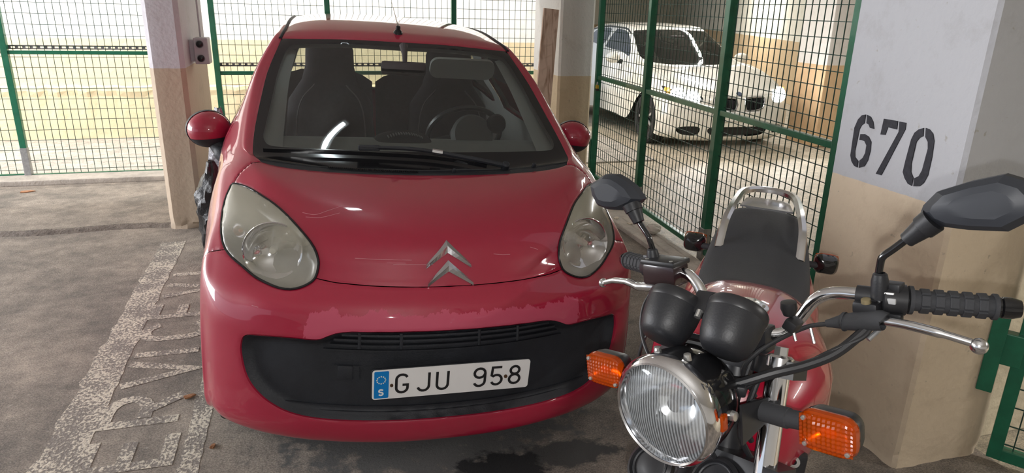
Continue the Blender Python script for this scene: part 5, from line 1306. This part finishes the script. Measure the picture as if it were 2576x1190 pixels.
# ---- frame, engine, exhaust, stand, rear wheel
br(MB().tube(curve([(0, .0, -.06), (0, .2, -.10), (0, .5, -.18), (0, .9, -.17), (0, 1.2, -.12)], 5), .024, 14), 'backbone', M_BK)
for s in (-1, 1):
    br(MB().tube(curve([(.03 * s, .0, -.12), (.07 * s, .04, -.30), (.11 * s, .10, -.58), (.12 * s, .30, -.64), (.12 * s, .62, -.62), (.10 * s, .68, -.40), (.09 * s, .60, -.18)], 5), .015, 12), 'frame_tube', M_BK)
    br(MB().tube([(.11 * s, .66, -.55), (.115 * s, 1.12, -.64)], .022, 14), 'swing_arm', M_BK)
    br(MB().tube([(.135 * s, .95, -.20), (.135 * s, 1.08, -.60)], .024, 16), 'rear_shock', M_CHROME)
    br(MB().tube(curve([(.045 * s, .14, -.36), (.06 * s, .02, -.42), (.075 * s, .04, -.60), (.11 * s, .35, -.70), (.15 * s, .75, -.66), (.16 * s, 1.25, -.58)], 6), [.020] * 19 + [.040] * 12, 14), 'exhaust', M_CHROME2)
    br(MB().tube([(.10 * s, .60, -.60), (.21 * s, .60, -.61)], .013, 12), 'footrest', M_RUB)
en = br(MB().cbox((0, .30, -.52), (.24, .36, .24), .03), 'engine', mat('engine_grey', (.10, .10, .105), .5, metal=.5))
for k in range(7): br(MB().cbox((0, .22, -.40 + k * .022), (.19 - .004 * k, .17, .008), .003), 'cooling_fin', MATS['engine_grey'], en)
br(MB().cbox((0, .22, -.235), (.17, .15, .05), .012), 'cylinder_head', mat('engine_black', (.03, .03, .032), .5), en)
for s in (-1, 1): br(MB().lathe([(.0, .012), (.06, .010), (.085, 0), (.085, -.03)], (.125 * s, .36, -.54), (s, 0, 0), 32), 'side_cover', M_ALU, en)
rc = br(MB().cbox((.115, .015, -.185), (.075, .02, .055), .006), 'coil_box', M_BK); br(MB().lathe([(.006, .003), (.012, .003), (.012, -.003)], (.128, .003, -.172), (0, -1, .2), 16), 'coil_bolt', M_STEEL, rc)
br(MB().cbox((.115, -.002, -.205), (.075, .006, .004), .001), 'coil_stripe', mat('stripe_white', (.75, .75, .75), .5), rc)
RW = Vector((0, 1.12, 0)); zz = (XR @ Vector((0, 1.12, 0))).z
rwr = .300; RW.z = -(zz - rwr - .0015) / .99933
wheel(br, RW, rwr, .13, 'rear_wheel')
for s in (1,):
    br(MB().tube([(.10, .50, -.62), (.19, .40, -.80), (.245, .36, -.915)], [.011, .010, .009], 10), 'side_stand', M_BK)
br(MB().cbox((0, .50, -.36), (.20, .16, .26), .02), 'air_box', M_BKM)
# ================================================================== WHITE CAR BEHIND THE GATE
wcar = empty('white_car', (4.50, 5.16, -.004), 'white car with lit headlights and black twin grilles behind the mesh gate', 'car', rot=(0, 0, R(-1.0)))
def warch(th, yc): return (.872, yc + .33 * math.cos(R(th)), .31 + .33 * math.sin(R(th)))
WN = [
    [(0, .07, .13), (.3, .09, .13), (.55, .15, .13), (.73, .27, .14), (.82, .36, .15), (.86, .39, .16), warch(205, .76)],
    [(0, .0, .19), (.3, .02, .19), (.56, .08, .19), (.75, .20, .20), (.84, .32, .21), (.872, .39, .24), warch(188, .76)],
    [(0, -.01, .34), (.3, .01, .34), (.56, .07, .34), (.755, .19, .34), (.845, .31, .34), (.875, .39, .35), warch(175, .76)],
    [(0, -.005, .45), (.3, .015, .45), (.56, .075, .45), (.755, .195, .45), (.845, .32, .45), (.877, .41, .45), warch(160, .76)],
    [(0, .0, .56), (.3, .025, .56), (.56, .09, .56), (.755, .22, .56), (.84, .36, .57), (.877, .46, .54), warch(145, .76)],
    [(0, .03, .645), (.3, .06, .65), (.56, .14, .66), (.745, .29, .68), (.83, .46, .70), (.875, .56, .66), warch(125, .76)],
    [(0, .16, .72), (.3, .19, .73), (.56, .27, .745), (.735, .44, .765), (.82, .60, .785), (.872, .68, .74), warch(105, .76)],
    [(0, .50, .81), (.3, .52, .825), (.55, .58, .84), (.72, .70, .855), (.81, .82, .865), (.868, .88, .80), warch(75, .76)],
    [(0, .95, .89), (.3, .96, .90), (.55, 1.0, .915), (.70, 1.06, .925), (.80, 1.12, .925), (.865, 1.16, .82), warch(35, .76)],
    [(0, 1.15, .92), (.3, 1.16, .925), (.55, 1.22, .94), (.69, 1.32, .955), (.79, 1.40, .94), (.868, 1.42, .72), (.86, 1.30, .24)],
    [(0, 1.50, 1.14), (.3, 1.51, 1.14), (.52, 1.56, 1.14), (.645, 1.64, 1.14), (.74, 1.72, .99), (.87, 1.75, .70), (.86, 1.65, .24)],
    [(0, 1.88, 1.345), (.28, 1.885, 1.342), (.47, 1.91, 1.33), (.58, 1.96, 1.30), (.71, 2.05, 1.02), (.87, 2.1, .70), (.86, 2.05, .24)],
    [(0, 2.15, 1.40), (.28, 2.15, 1.397), (.45, 2.17, 1.385), (.56, 2.2, 1.35), (.70, 2.4, 1.03), (.87, 2.4, .70), (.86, 2.4, .24)],
    [(0, 2.8, 1.42), (.28, 2.8, 1.417), (.44, 2.8, 1.40), (.545, 2.8, 1.36), (.69, 2.85, 1.05), (.87, 2.85, .70), (.86, 2.85, .24)],
    [(0, 3.5, 1.36), (.28, 3.5, 1.357), (.43, 3.48, 1.34), (.53, 3.45, 1.30), (.67, 3.35, 1.05), (.86, 3.3, .75), warch(100, 3.42)],
    [(0, 4.0, 1.10), (.28, 3.99, 1.10), (.45, 3.96, 1.09), (.56, 3.92, 1.07), (.68, 3.85, .98), (.82, 3.75, .75), warch(40, 3.42)],
    [(0, 4.20, .70), (.28, 4.19, .70), (.5, 4.15, .70), (.66, 4.08, .69), (.76, 4.0, .66), (.83, 3.92, .55), warch(10, 3.42)],
    [(0, 4.22, .25), (.28, 4.21, .25), (.5, 4.17, .25), (.66, 4.10, .25), (.76, 4.02, .25), (.83, 3.94, .25), warch(-10, 3.42)],
]
WS_ = Surf(WN)
HLw = dens([(1.72, 5.02), (2.2, 5.12), (2.8, 5.28), (3.5, 5.45), (3.75, 5.35), (3.6, 4.9), (3.1, 4.45), (2.5, 4.2), (1.95, 4.15), (1.66, 4.35), (1.6, 4.75)], 3, True)
KDw = dens([(.20, 4.85), (.7, 4.93), (1.06, 4.93), (1.12, 4.5), (1.02, 3.65), (.7, 3.38), (.35, 3.38), (.20, 3.65)], 3, True)
LIw = dens([(0, 1.75), (.6, 1.75), (1.25, 1.7), (1.3, 1.35), (.9, 1.05), (0, 1.0)], 3)
SIw = dens([(1.75, 1.75), (2.3, 1.75), (2.75, 1.6), (2.8, 1.35), (2.5, 1.1), (1.9, 1.1), (1.7, 1.4)], 3, True)
WSw = dens([(0, 9.05), (1.5, 9.05), (2.6, 9.2), (2.95, 9.5), (2.9, 10.2), (2.85, 10.8), (2.5, 10.98), (1.5, 11.0), (0, 11.0)], 3)
W1w = dens([(3.85, 9.75), (3.9, 10.6), (3.9, 12.3), (3.8, 12.5), (3.2, 12.45), (3.13, 12.2), (3.15, 11.3), (3.25, 10.6), (3.5, 10.0)], 3, True)
W2w = dens([(3.85, 12.75), (3.8, 13.8), (3.6, 14.0), (3.25, 13.8), (3.15, 13.2), (3.2, 12.75)], 3, True)
HDw = dens([(0, 5.15), (.7, 5.15), (1.4, 5.1), (1.8, 5.2)], 3); HSw = dens([(1.8, 5.2), (2.6, 6.0), (3.0, 7.0), (3.1, 8.0), (3.0, 8.85)], 3); HBw = dens([(3.0, 8.85), (1.5, 8.85), (0, 8.85)], 3)
us2 = [i * .12 for i in range(50)] + [6]; vs2 = [i * .15 for i in range(113)] + [17]
WS_.cut([(HLw, 1), (KDw, 1), (LIw, 0), (SIw, 1), (WSw, 0), (W1w, 1), (W2w, 1), (HDw, 0), (HSw, 0), (HBw, 0)],
        [('HL', HLw), ('KD', KDw), ('LI', LIw), ('SI', SIw), ('WS', WSw), ('W1', W1w), ('W2', W2w), ('HOOD', HDw[:-1] + HSw[:-1] + HBw)], us2, vs2, .06)
M_WHITE = mat('car_paint_white', (.80, .78, .70), .30, coat=1.0, spec=.5)
M_WGL = glass_mat('white_car_glass', (.40, .46, .43), 1.3)
wr_ = WS_.regions
def wp_(name, key, m, **k): return panel(name, wr_[key], m, parent=k.pop('parent', wcar), cs=WS_, **k)
wp_('body_shell', 'SHELL', M_WHITE); wp_('bonnet', 'HOOD', M_WHITE)
for s in (1, -1):
    kd = wp_('grille', 'KD', mat('grille_black', (.01, .01, .012), .4), off=-.03, sides=(s,), roll=0); kd['label'] = 'black kidney-shaped grille'
    MB().tube([WS_.P(u, v, .002, s) for u, v in KDw[::2]], .011, 8, closed=True).build('grille_surround', M_CHROME2, kd, smooth=True)
    for k in range(5): MB().tube([WS_.P(.34 + k * .15, v, -.018, s) for v in (3.65, 4.1, 4.75)], .006, 6).build('grille_bar', MATS['grille_black'], kd)
    sp_ = wp_('side_intake', 'SI', MATS['grille_black'], off=-.03, sides=(s,), roll=0)
    wp_('side_window', 'W1', M_WGL, off=-.004, sides=(s,), roll=0); wp_('rear_side_window', 'W2', M_WGL, off=-.004, sides=(s,), roll=0)
    h = wp_('headlight', 'HL', mat('white_lamp_chrome', (.7, .7, .7), .2, metal=1), off=-.035, sides=(s,), roll=0); h['label'] = 'lit headlight'
    wp_('lamp_glass', 'HL', glass_mat('lamp_clear', (.95, .95, .95), 1.0) if s > 0 else MATS['lamp_clear'], off=.0, sides=(s,), roll=0, parent=h)
    for u, v in ((2.05, 4.65), (2.75, 4.9)):
        c = WS_.P(u, v, -.012, s); n = WS_.N(u, v); n.x *= s
        MB().lathe([(.0, .014), (.04, .012), (.075, .004), (.088, -.006)], c, (n + Vector((0, -.8, -.1))).normalized(), 24).build('lit_bulb', mat('headlight_glow', (1, 1, 1), .3, emit=30, emitcol=(.95, .97, 1.0)), h, smooth=True)
    c = WS_.P(3.35, 5.2, -.006, s)
    MB().cbox(c, (.05, .07, .045), .012).build('side_indicator', mat('white_car_amber', (.9, .35, .03), .3, emit=2.0 if s < 0 else 2.0, emitcol=(1, .45, .05)), h, smooth=True)
    c = Vector((.965 * s, 1.62, .985))
    mb = MB().sphere(c, .1, 22, 14, sc=(1.05, .75, .72)); mi = mb.build('door_mirror', M_WHITE, wcar, smooth=True)
    MB().tube([(.84 * s, 1.60, .93), (.90 * s, 1.61, .945), (.95 * s, 1.62, .96)], .030, 12).build('mirror_foot', M_BLKP, mi, smooth=True)
li = wp_('lower_intake', 'LI', MATS['grille_black'], off=-.03, roll=0)
ws2 = wp_('windscreen', 'WS', M_WGL, off=-.004, roll=0)
panel('cabin_lining', [f for f in wr_['SHELL'] if min(WS_.cv[i][1] for i in f) > 9.2 and max(WS_.cv[i][1] for i in f) < 15], M_DARK, off=-.03, roll=0, parent=wcar, cs=WS_)
for s in (1, -1): MB().tube([WS_.P(3.02, v, .004, s) for v in (10.9, 11.5, 12, 13, 14)], .012, 8).build('roof_strip', M_BLKG, wcar, smooth=True)
pw = MB().prism(rrect(.52, .11, .01, 3, 0, .055), (-.0, -.026, .375), (1, 0, 0), (0, 0, 1), (0, .008, 0)).build('number_plate', M_PLATE, wcar)
MB().prism(rrect(.045, .10, .004, 2, -.235, .055), (0, -.0275, .375), (1, 0, 0), (0, 0, 1), (0, .001, 0)).build('blue_band', MATS['plate_blue'], pw)
MB().cbox((0, -.005, .43), (.50, .05, .09), .01).build('plate_base', M_WHITE, pw)
MB().lathe([(.0, .004), (.034, .003), (.038, -.004)], WS_.P(0, 5.45, .004), WS_.N(0, 5.45), 24).build('round_badge', mat('badge_dark', (.05, .07, .12), .3), wcar, smooth=True)
for (x, y) in ((.76, .76), (-.76, .76), (.76, 3.42), (-.76, 3.42)):
    s = 1 if x > 0 else -1
    t = MB().lathe([(.20, -.09), (.24, -.1), (.285, -.098), (.306, -.08), (.312, -.05), (.312, .05), (.306, .08), (.285, .098), (.24, .1), (.20, .09)], (x, y, .312), (1, 0, 0), 40).build('wheel', M_TYRE, wcar, smooth=True)
    rim = MB().lathe([(.205, .04), (.205, .085), (.195, .09), (.19, .04), (.03, .05), (0, .055)], (x, y, .312), (s, 0, 0), 36).build('rim', mat('rim_dark', (.08, .08, .08), .4, metal=.6), t, smooth=True)  # even dark metal dish behind the spokes
    for k in range(7):
        a = 2 * math.pi * k / 7; dr = Vector((0, math.cos(a), math.sin(a)))
        MB().cbox(Vector((x + s * .075, y, .312)) + dr * .10, (.02, .030, .19), .005, Matrix((Vector((1, 0, 0)), Vector((0, -dr.z, dr.y)), dr)).transposed()).build('spoke', M_RIM, t)
MB().cbox((0, 2.05, .30), (1.30, 3.5, .22), .03).build('underbody', MATS['underbody_black'], wcar)
MB().cbox((0, 1.28, .86), (1.2, .36, .10), .03).build('dashboard', M_DARK, wcar)
for cx in (-.36, .36):
    MB().cbox((cx, 2.2, .80), (.46, .14, .62), .06).build('seat_back', M_SEAT, wcar, smooth=True)
    MB().cbox((cx, 2.24, 1.19), (.24, .10, .17), .04).build('headrest', M_SEAT, wcar, smooth=True)
MB().cbox((0, 1.72, 1.24), (.22, .03, .06), .012).build('rear_view_mirror', MATS['mirror_case'], wcar)
# headlamp beams
for x in (-.56, .56):
    l = bpy.data.lights.new('headlight_beam', 'SPOT'); l.energy = 45; l.spot_size = R(95); l.spot_blend = .7; l.shadow_soft_size = .05; l.color = (.96, .98, 1)
    o = bpy.data.objects.new('headlight_beam', l); COL.objects.link(o); o.parent = wcar; o.location = (x, -.04, .56); o.rotation_euler = (R(78), 0, R(180))
# ================================================================== SMALLER THINGS
# floor lettering and lines, worn paint on the asphalt
def worn_paint():
    m = bpy.data.materials.new('worn_floor_paint'); m.use_nodes = True; N, L = nt(m); b = N['Principled BSDF']; b.inputs['Roughness'].default_value = .85
    g = N.new('ShaderNodeNewGeometry')
    n = N.new('ShaderNodeTexNoise'); n.inputs['Scale'].default_value = 85; n.inputs['Detail'].default_value = 3; n.inputs['Roughness'].default_value = .6
    mp = N.new('ShaderNodeMapping'); mp.inputs['Scale'].default_value = (1.0, .8, 1); L.new(g.outputs['Position'], mp.inputs[0]); L.new(mp.outputs[0], n.inputs['Vector'])
    n3 = N.new('ShaderNodeTexNoise'); n3.inputs['Scale'].default_value = 7; n3.inputs['Detail'].default_value = 4; L.new(g.outputs['Position'], n3.inputs['Vector'])
    ad = N.new('ShaderNodeMath'); ad.operation = 'MULTIPLY_ADD'; ad.inputs[1].default_value = .55; L.new(n3.outputs['Fac'], ad.inputs[0]); L.new(n.outputs['Fac'], ad.inputs[2])
    r = N.new('ShaderNodeValToRGB'); r.color_ramp.elements[0].position = .74; r.color_ramp.elements[1].position = .86
    r.color_ramp.elements[0].color = (.235, .21, .19, 1); r.color_ramp.elements[1].color = (.68, .62, .52, 1)
    L.new(ad.outputs[0], r.inputs['Fac']); L.new(r.outputs['Color'], b.inputs['Base Color'])
    bp = N.new('ShaderNodeBump'); bp.inputs['Strength'].default_value = .6; bp.inputs['Distance'].default_value = .006; L.new(n.outputs['Fac'], bp.inputs['Height']); L.new(bp.outputs['Normal'], b.inputs['Normal'])
    return m
M_WORN = worn_paint()
mk = empty('floor_lettering', (-1.1, 1.6, 0), 'worn pale lettering and lines painted on the floor left of the red car', 'floor marking')
def fl_poly(name, polys, t=.0008):
    mb = MB()
    for p in polys: mb.prism([(x + 1.1, y - 1.6) for x, y in p], (0, 0, .0003), (1, 0, 0), (0, 1, 0), (0, 0, t))
    return mb.build(name, M_WORN, mk)
rn = random.Random(4)
def ragged(x0, x1, y0, y1, n=30, j=.008):
    L_ = [(x0 + rn.uniform(-j, j), y0 + (y1 - y0) * k / n) for k in range(n + 1)]; R__ = [(x1 + rn.uniform(-j, j) * .5, y0 + (y1 - y0) * k / n) for k in range(n + 1)]
    return L_ + R__[::-1]
fl_poly('outer_line', [ragged(-1.395, -1.245, -.3, 2.98, 60, .012)]); fl_poly('inner_line', [ragged(-.905, -.832, -.3, 1.6, 40, .005)])
for ch, y0, w in (('S', .09, .18), ('E', .385, .18), ('R', .675, .19), ('V', .985, .20), ('I', 1.24, .06), ('C', 1.43, .17), ('E', 1.70, .17), ('V', 1.98, .18), ('I', 2.29, .06)):
    mb = MB()
    # text runs away from the camera, tops of the letters to the left
    strokes(mb, glyph(ch, w, .275), Vector((-.952 + 1.1, y0 - 1.6, .0008)), Vector((0, 1, 0)), Vector((-1, 0, 0)), Vector((0, 0, .0006)), .052)
    mb.build('letter', M_WORN, mk, merge=False)
# control box on the pillar
jb = empty('switch_box', (-1.085, 3.60, 1.14), 'grey switch box with two black knobs on the narrow pillar', 'switch box')
M_BOXG = mat('box_grey', (.52, .50, .53), .5, var=.08)
MB().cbox((0, .02, .092), (.095, .16, .182), .008).build('box_body', M_BOXG, jb)
for z in (.042, .140):
    k = MB().lathe([(.024, -.004), (.024, .010), (.020, .022), (.012, .026), (0, .026)], (-.006, -.062, z), (0, -1, 0), 20).build('knob', M_BLKG, jb, smooth=True)
    MB().lathe([(.027, -.002), (.027, .003)], (-.006, -.062, z), (0, -1, 0), 20).build('knob_collar', M_CHROME2, k, smooth=True)
MB().tube([(-.01, .05, .18), (-.01, .05, 1.45)], .006, 8).build('conduit', M_BOXG, jb)
MB().cbox((-.055, .03, .092), (.05, .12, .15), .004).build('back_plate', M_BOXG, jb)
# plank leaning on the middle pillar
def wood():
    m = bpy.data.materials.new('raw_pine'); m.use_nodes = True; N, L = nt(m); b = N['Principled BSDF']; b.inputs['Roughness'].default_value = .75
    tc = N.new('ShaderNodeTexCoord'); mp = N.new('ShaderNodeMapping'); mp.inputs['Scale'].default_value = (9, 9, .9); L.new(tc.outputs['Object'], mp.inputs[0])
    n = N.new('ShaderNodeTexNoise'); n.inputs['Scale'].default_value = 3; n.inputs['Detail'].default_value = 8; n.inputs['Distortion'].default_value = 1.2; L.new(mp.outputs[0], n.inputs['Vector'])
    r = N.new('ShaderNodeValToRGB'); r.color_ramp.elements[0].color = (.30, .18, .12, 1); r.color_ramp.elements[1].color = (.62, .46, .38, 1); r.color_ramp.elements[0].position = .32; r.color_ramp.elements[1].position = .55
    L.new(n.outputs['Fac'], r.inputs['Fac']); L.new(r.outputs['Color'], b.inputs['Base Color']); return m
pk = MB(); top = Vector((1.752, 4.16, 1.575)); bot = Vector((1.62, 4.02, .004)); d = (top - bot).normalized(); n_ = Vector((0, -1, 0)); n_ = (n_ - d * n_.dot(d)).normalized(); sd = d.cross(n_)
sd = (sd + n_ * -.12).normalized()
pk.cbox((top + bot) / 2, (.150, .030, (top - bot).length), .002, Matrix((sd, n_, d)).transposed())
tag(pk.build('plank', wood()), 'long raw wooden plank leaning upright against the pillar', 'plank')
# dark rubbish bags between pillar and car
def bag(name, loc, h, r_, seed, m, label):
    rn = random.Random(seed); rows = []
    for i in range(19):
        t = i / 18; rr = r_ * (.80 + .35 * math.sin(math.pi * min(1, t * 1.1)) - .55 * max(0, t - .72) / .28)
        row = []
        for j in range(28):
            a = 2 * math.pi * j / 28; k = 1 + .10 * math.sin(a * 3 + i * .7 + seed) + .08 * math.sin(a * 7 - i * 1.3) + rn.uniform(-.05, .05)
            row.append(Vector((rr * k * math.cos(a), rr * k * math.sin(a), max(0, t * h + rn.uniform(-.012, .012)) if i else 0)))
        rows.append(row)
    mb = MB().grid(rows, closed_v=True); mb.f.append(tuple(range(18 * 28, 19 * 28))); mb.f.append(tuple(range(27, -1, -1)))
    o = mb.build(name, m, smooth=True, sharp=30); o.location = loc
    return tag(o, label, 'bag')
bag('rubbish_bag', (-.985, 2.62, .001), .62, .095, 2, mat('bag_black', (.018, .018, .02), .35, bump=.6, bscale=40), 'black rubbish bag between the narrow pillar and the red car')
bag('foil_bag', (-.955, 3.02, .001), .90, .085, 5, mat('bag_silver', (.30, .30, .33), .30, metal=.4, bump=.8, bscale=50), 'crumpled silver bag beside the black rubbish bag')
# litter
def crumple(name, loc, r_, seed, m, label, flat=.5):
    rn = random.Random(seed); mb = MB().sphere((0, 0, r_ * flat), r_, 12, 8, sc=(1, 1, flat))
    mb.v = [v + Vector((rn.uniform(-1, 1), rn.uniform(-1, 1), 0)) * r_ * .22 for v in mb.v]
    mb.v = [Vector((v.x, v.y, max(0, v.z))) for v in mb.v]
    o = mb.build(name, m); o.location = loc; return tag(o, label, 'litter')
crumple('crumpled_paper', (1.98, 2.36, .033), .055, 1, mat('paper_white', (.72, .68, .62), .8), 'crumpled white paper on the kerb below the mesh gate', .7)
crumple('plastic_scrap', (1.86, 1.22, .001), .11, 8, mat('scrap_black', (.03, .03, .03), .4, bump=.5), 'black crumpled plastic on the floor behind the motorcycle seat', .8)
M_LEAF = mat('dead_leaf', (.42, .20, .10), .8, var=.3, vscale=40)
M_CHIP = mat('plaster_chip', (.62, .55, .45), .9)
def leaf(loc, r_, rot, m, label, cat):
    pts = [(math.cos(a) * r_ * (1 + .35 * math.cos(3 * a)), math.sin(a) * r_ * .6, .0012 + .004 * abs(math.sin(2 * a))) for a in [2 * math.pi * k / 14 for k in range(14)]]
    mb = MB(); top_ = [Vector(p) + Vector((0, 0, .002)) for p in pts]; low = [Vector((p[0], p[1], 0)) for p in pts]; n = len(pts)
    mb.add(low + top_, [tuple(range(n - 1, -1, -1)), tuple(range(n, 2 * n))] + [(i, (i + 1) % n, n + (i + 1) % n, n + i) for i in range(n)])
    o = mb.build('dead_leaf' if cat == 'leaf' else 'plaster_chip', m); o.location = loc; o.rotation_euler = (0, 0, rot); return tag(o, label, cat)
leaf((-.935, .826, .0025), .022, .4, M_LEAF, 'small brown leaf on the floor by the painted letter R', 'leaf')
leaf((-.80, .437, .001), .014, 1.2, M_LEAF, 'tiny brown leaf on the floor below the red bumper', 'leaf')
leaf((-2.72, 4.62, .001), .05, .2, M_LEAF, 'brown leaf near the foot of the leaning green post', 'leaf')
leaf((1.88, 2.78, .032), .03, .9, M_CHIP, 'pale chip on the kerb beyond the crumpled paper', 'litter')
leaf((1.92, 2.62, .032), .022, 2.0, M_CHIP, 'smaller pale chip on the kerb next to the crumpled paper', 'litter')
# fluorescent fittings out of view; lane and drive ones added for brightness
M_TUBE = mat('tube_glow', (1, 1, 1), .4, emit=9.0, emitcol=(1.0, .97, .92))
M_FIT = mat('fitting_white', (.75, .75, .74), .5)
def tube_light(x, y, L_, power, label, along='x', z=2.56):
    rt = empty('ceiling_lamp', (x, y, z), label, 'lamp', 'fluorescent ceiling lamps')
    dx, dy = (L_, .10) if along == 'x' else (.10, L_)
    MB().cbox((0, 0, -.02), (dx, dy, .04), .006).build('fitting', M_FIT, rt)
    a = Vector((L_ * .47, 0, 0)) if along == 'x' else Vector((0, L_ * .47, 0))
    MB().tube([-a + Vector((0, 0, -.065)), a + Vector((0, 0, -.065))], .013, 12).build('tube', M_TUBE, rt, smooth=True)
    for s in (-1, 1): MB().cbox(a * s * 1.02 + Vector((0, 0, -.055)), (.03, .03, .05), .004).build('lamp_holder', M_FIT, rt)
    l = bpy.data.lights.new('tube_light', 'AREA'); l.shape = 'RECTANGLE'; l.size = L_ * .95 if along == 'x' else .08; l.size_y = .08 if along == 'x' else L_ * .95; l.energy = power; l.color = (1, .965, .91)
    o = bpy.data.objects.new('tube_light', l); COL.objects.link(o); o.parent = rt; o.location = (0, 0, -.09)
    return rt
for i, (x, y, p, al, lab) in enumerate((
        (-3.2, 6.0, 105, 'x', 'added unseen tube lamp over the lane behind the left fence'), (-.4, 6.0, 105, 'x', 'added unseen tube lamp over the lane behind the red car'), (1.9, 6.0, 80, 'x', 'added unseen tube lamp over the lane end behind the plank'),
        (4.6, 3.2, 48, 'y', 'added unseen tube lamp over the drive in front of the white car'), (5.6, 7.6, 70, 'y', 'added unseen tube lamp over the drive beside the white car'), (8.0, 11.5, 110, 'y', 'added unseen tube lamp over the far end of the drive'),
        (4.2, -2.4, 120, 'y', 'tube lamp over the aisle right of the open gate'))):
    tube_light(x, y, 1.3, p, lab, al, 4.2 if 5.4 < y < 7 and x < 3 else 2.56)
# small bright lamp above the red car, the one that shines in its windscreen
sl = empty('strip_lamp', (-.185, 1.40, 2.56), 'short bright strip lamp on the ceiling above the red car', 'lamp')
rz_ = Matrix.Rotation(R(40), 3, 'Z')
MB().cbox((0, 0, -.02), (.20, .06, .04), .005, rz_).build('fitting', M_FIT, sl)
MB().cbox((0, 0, -.047), (.15, .028, .016), .006, rz_).build('strip_tube', mat('strip_glow', (1, 1, 1), .4, emit=120, emitcol=(.85, .97, 1.0)), sl)
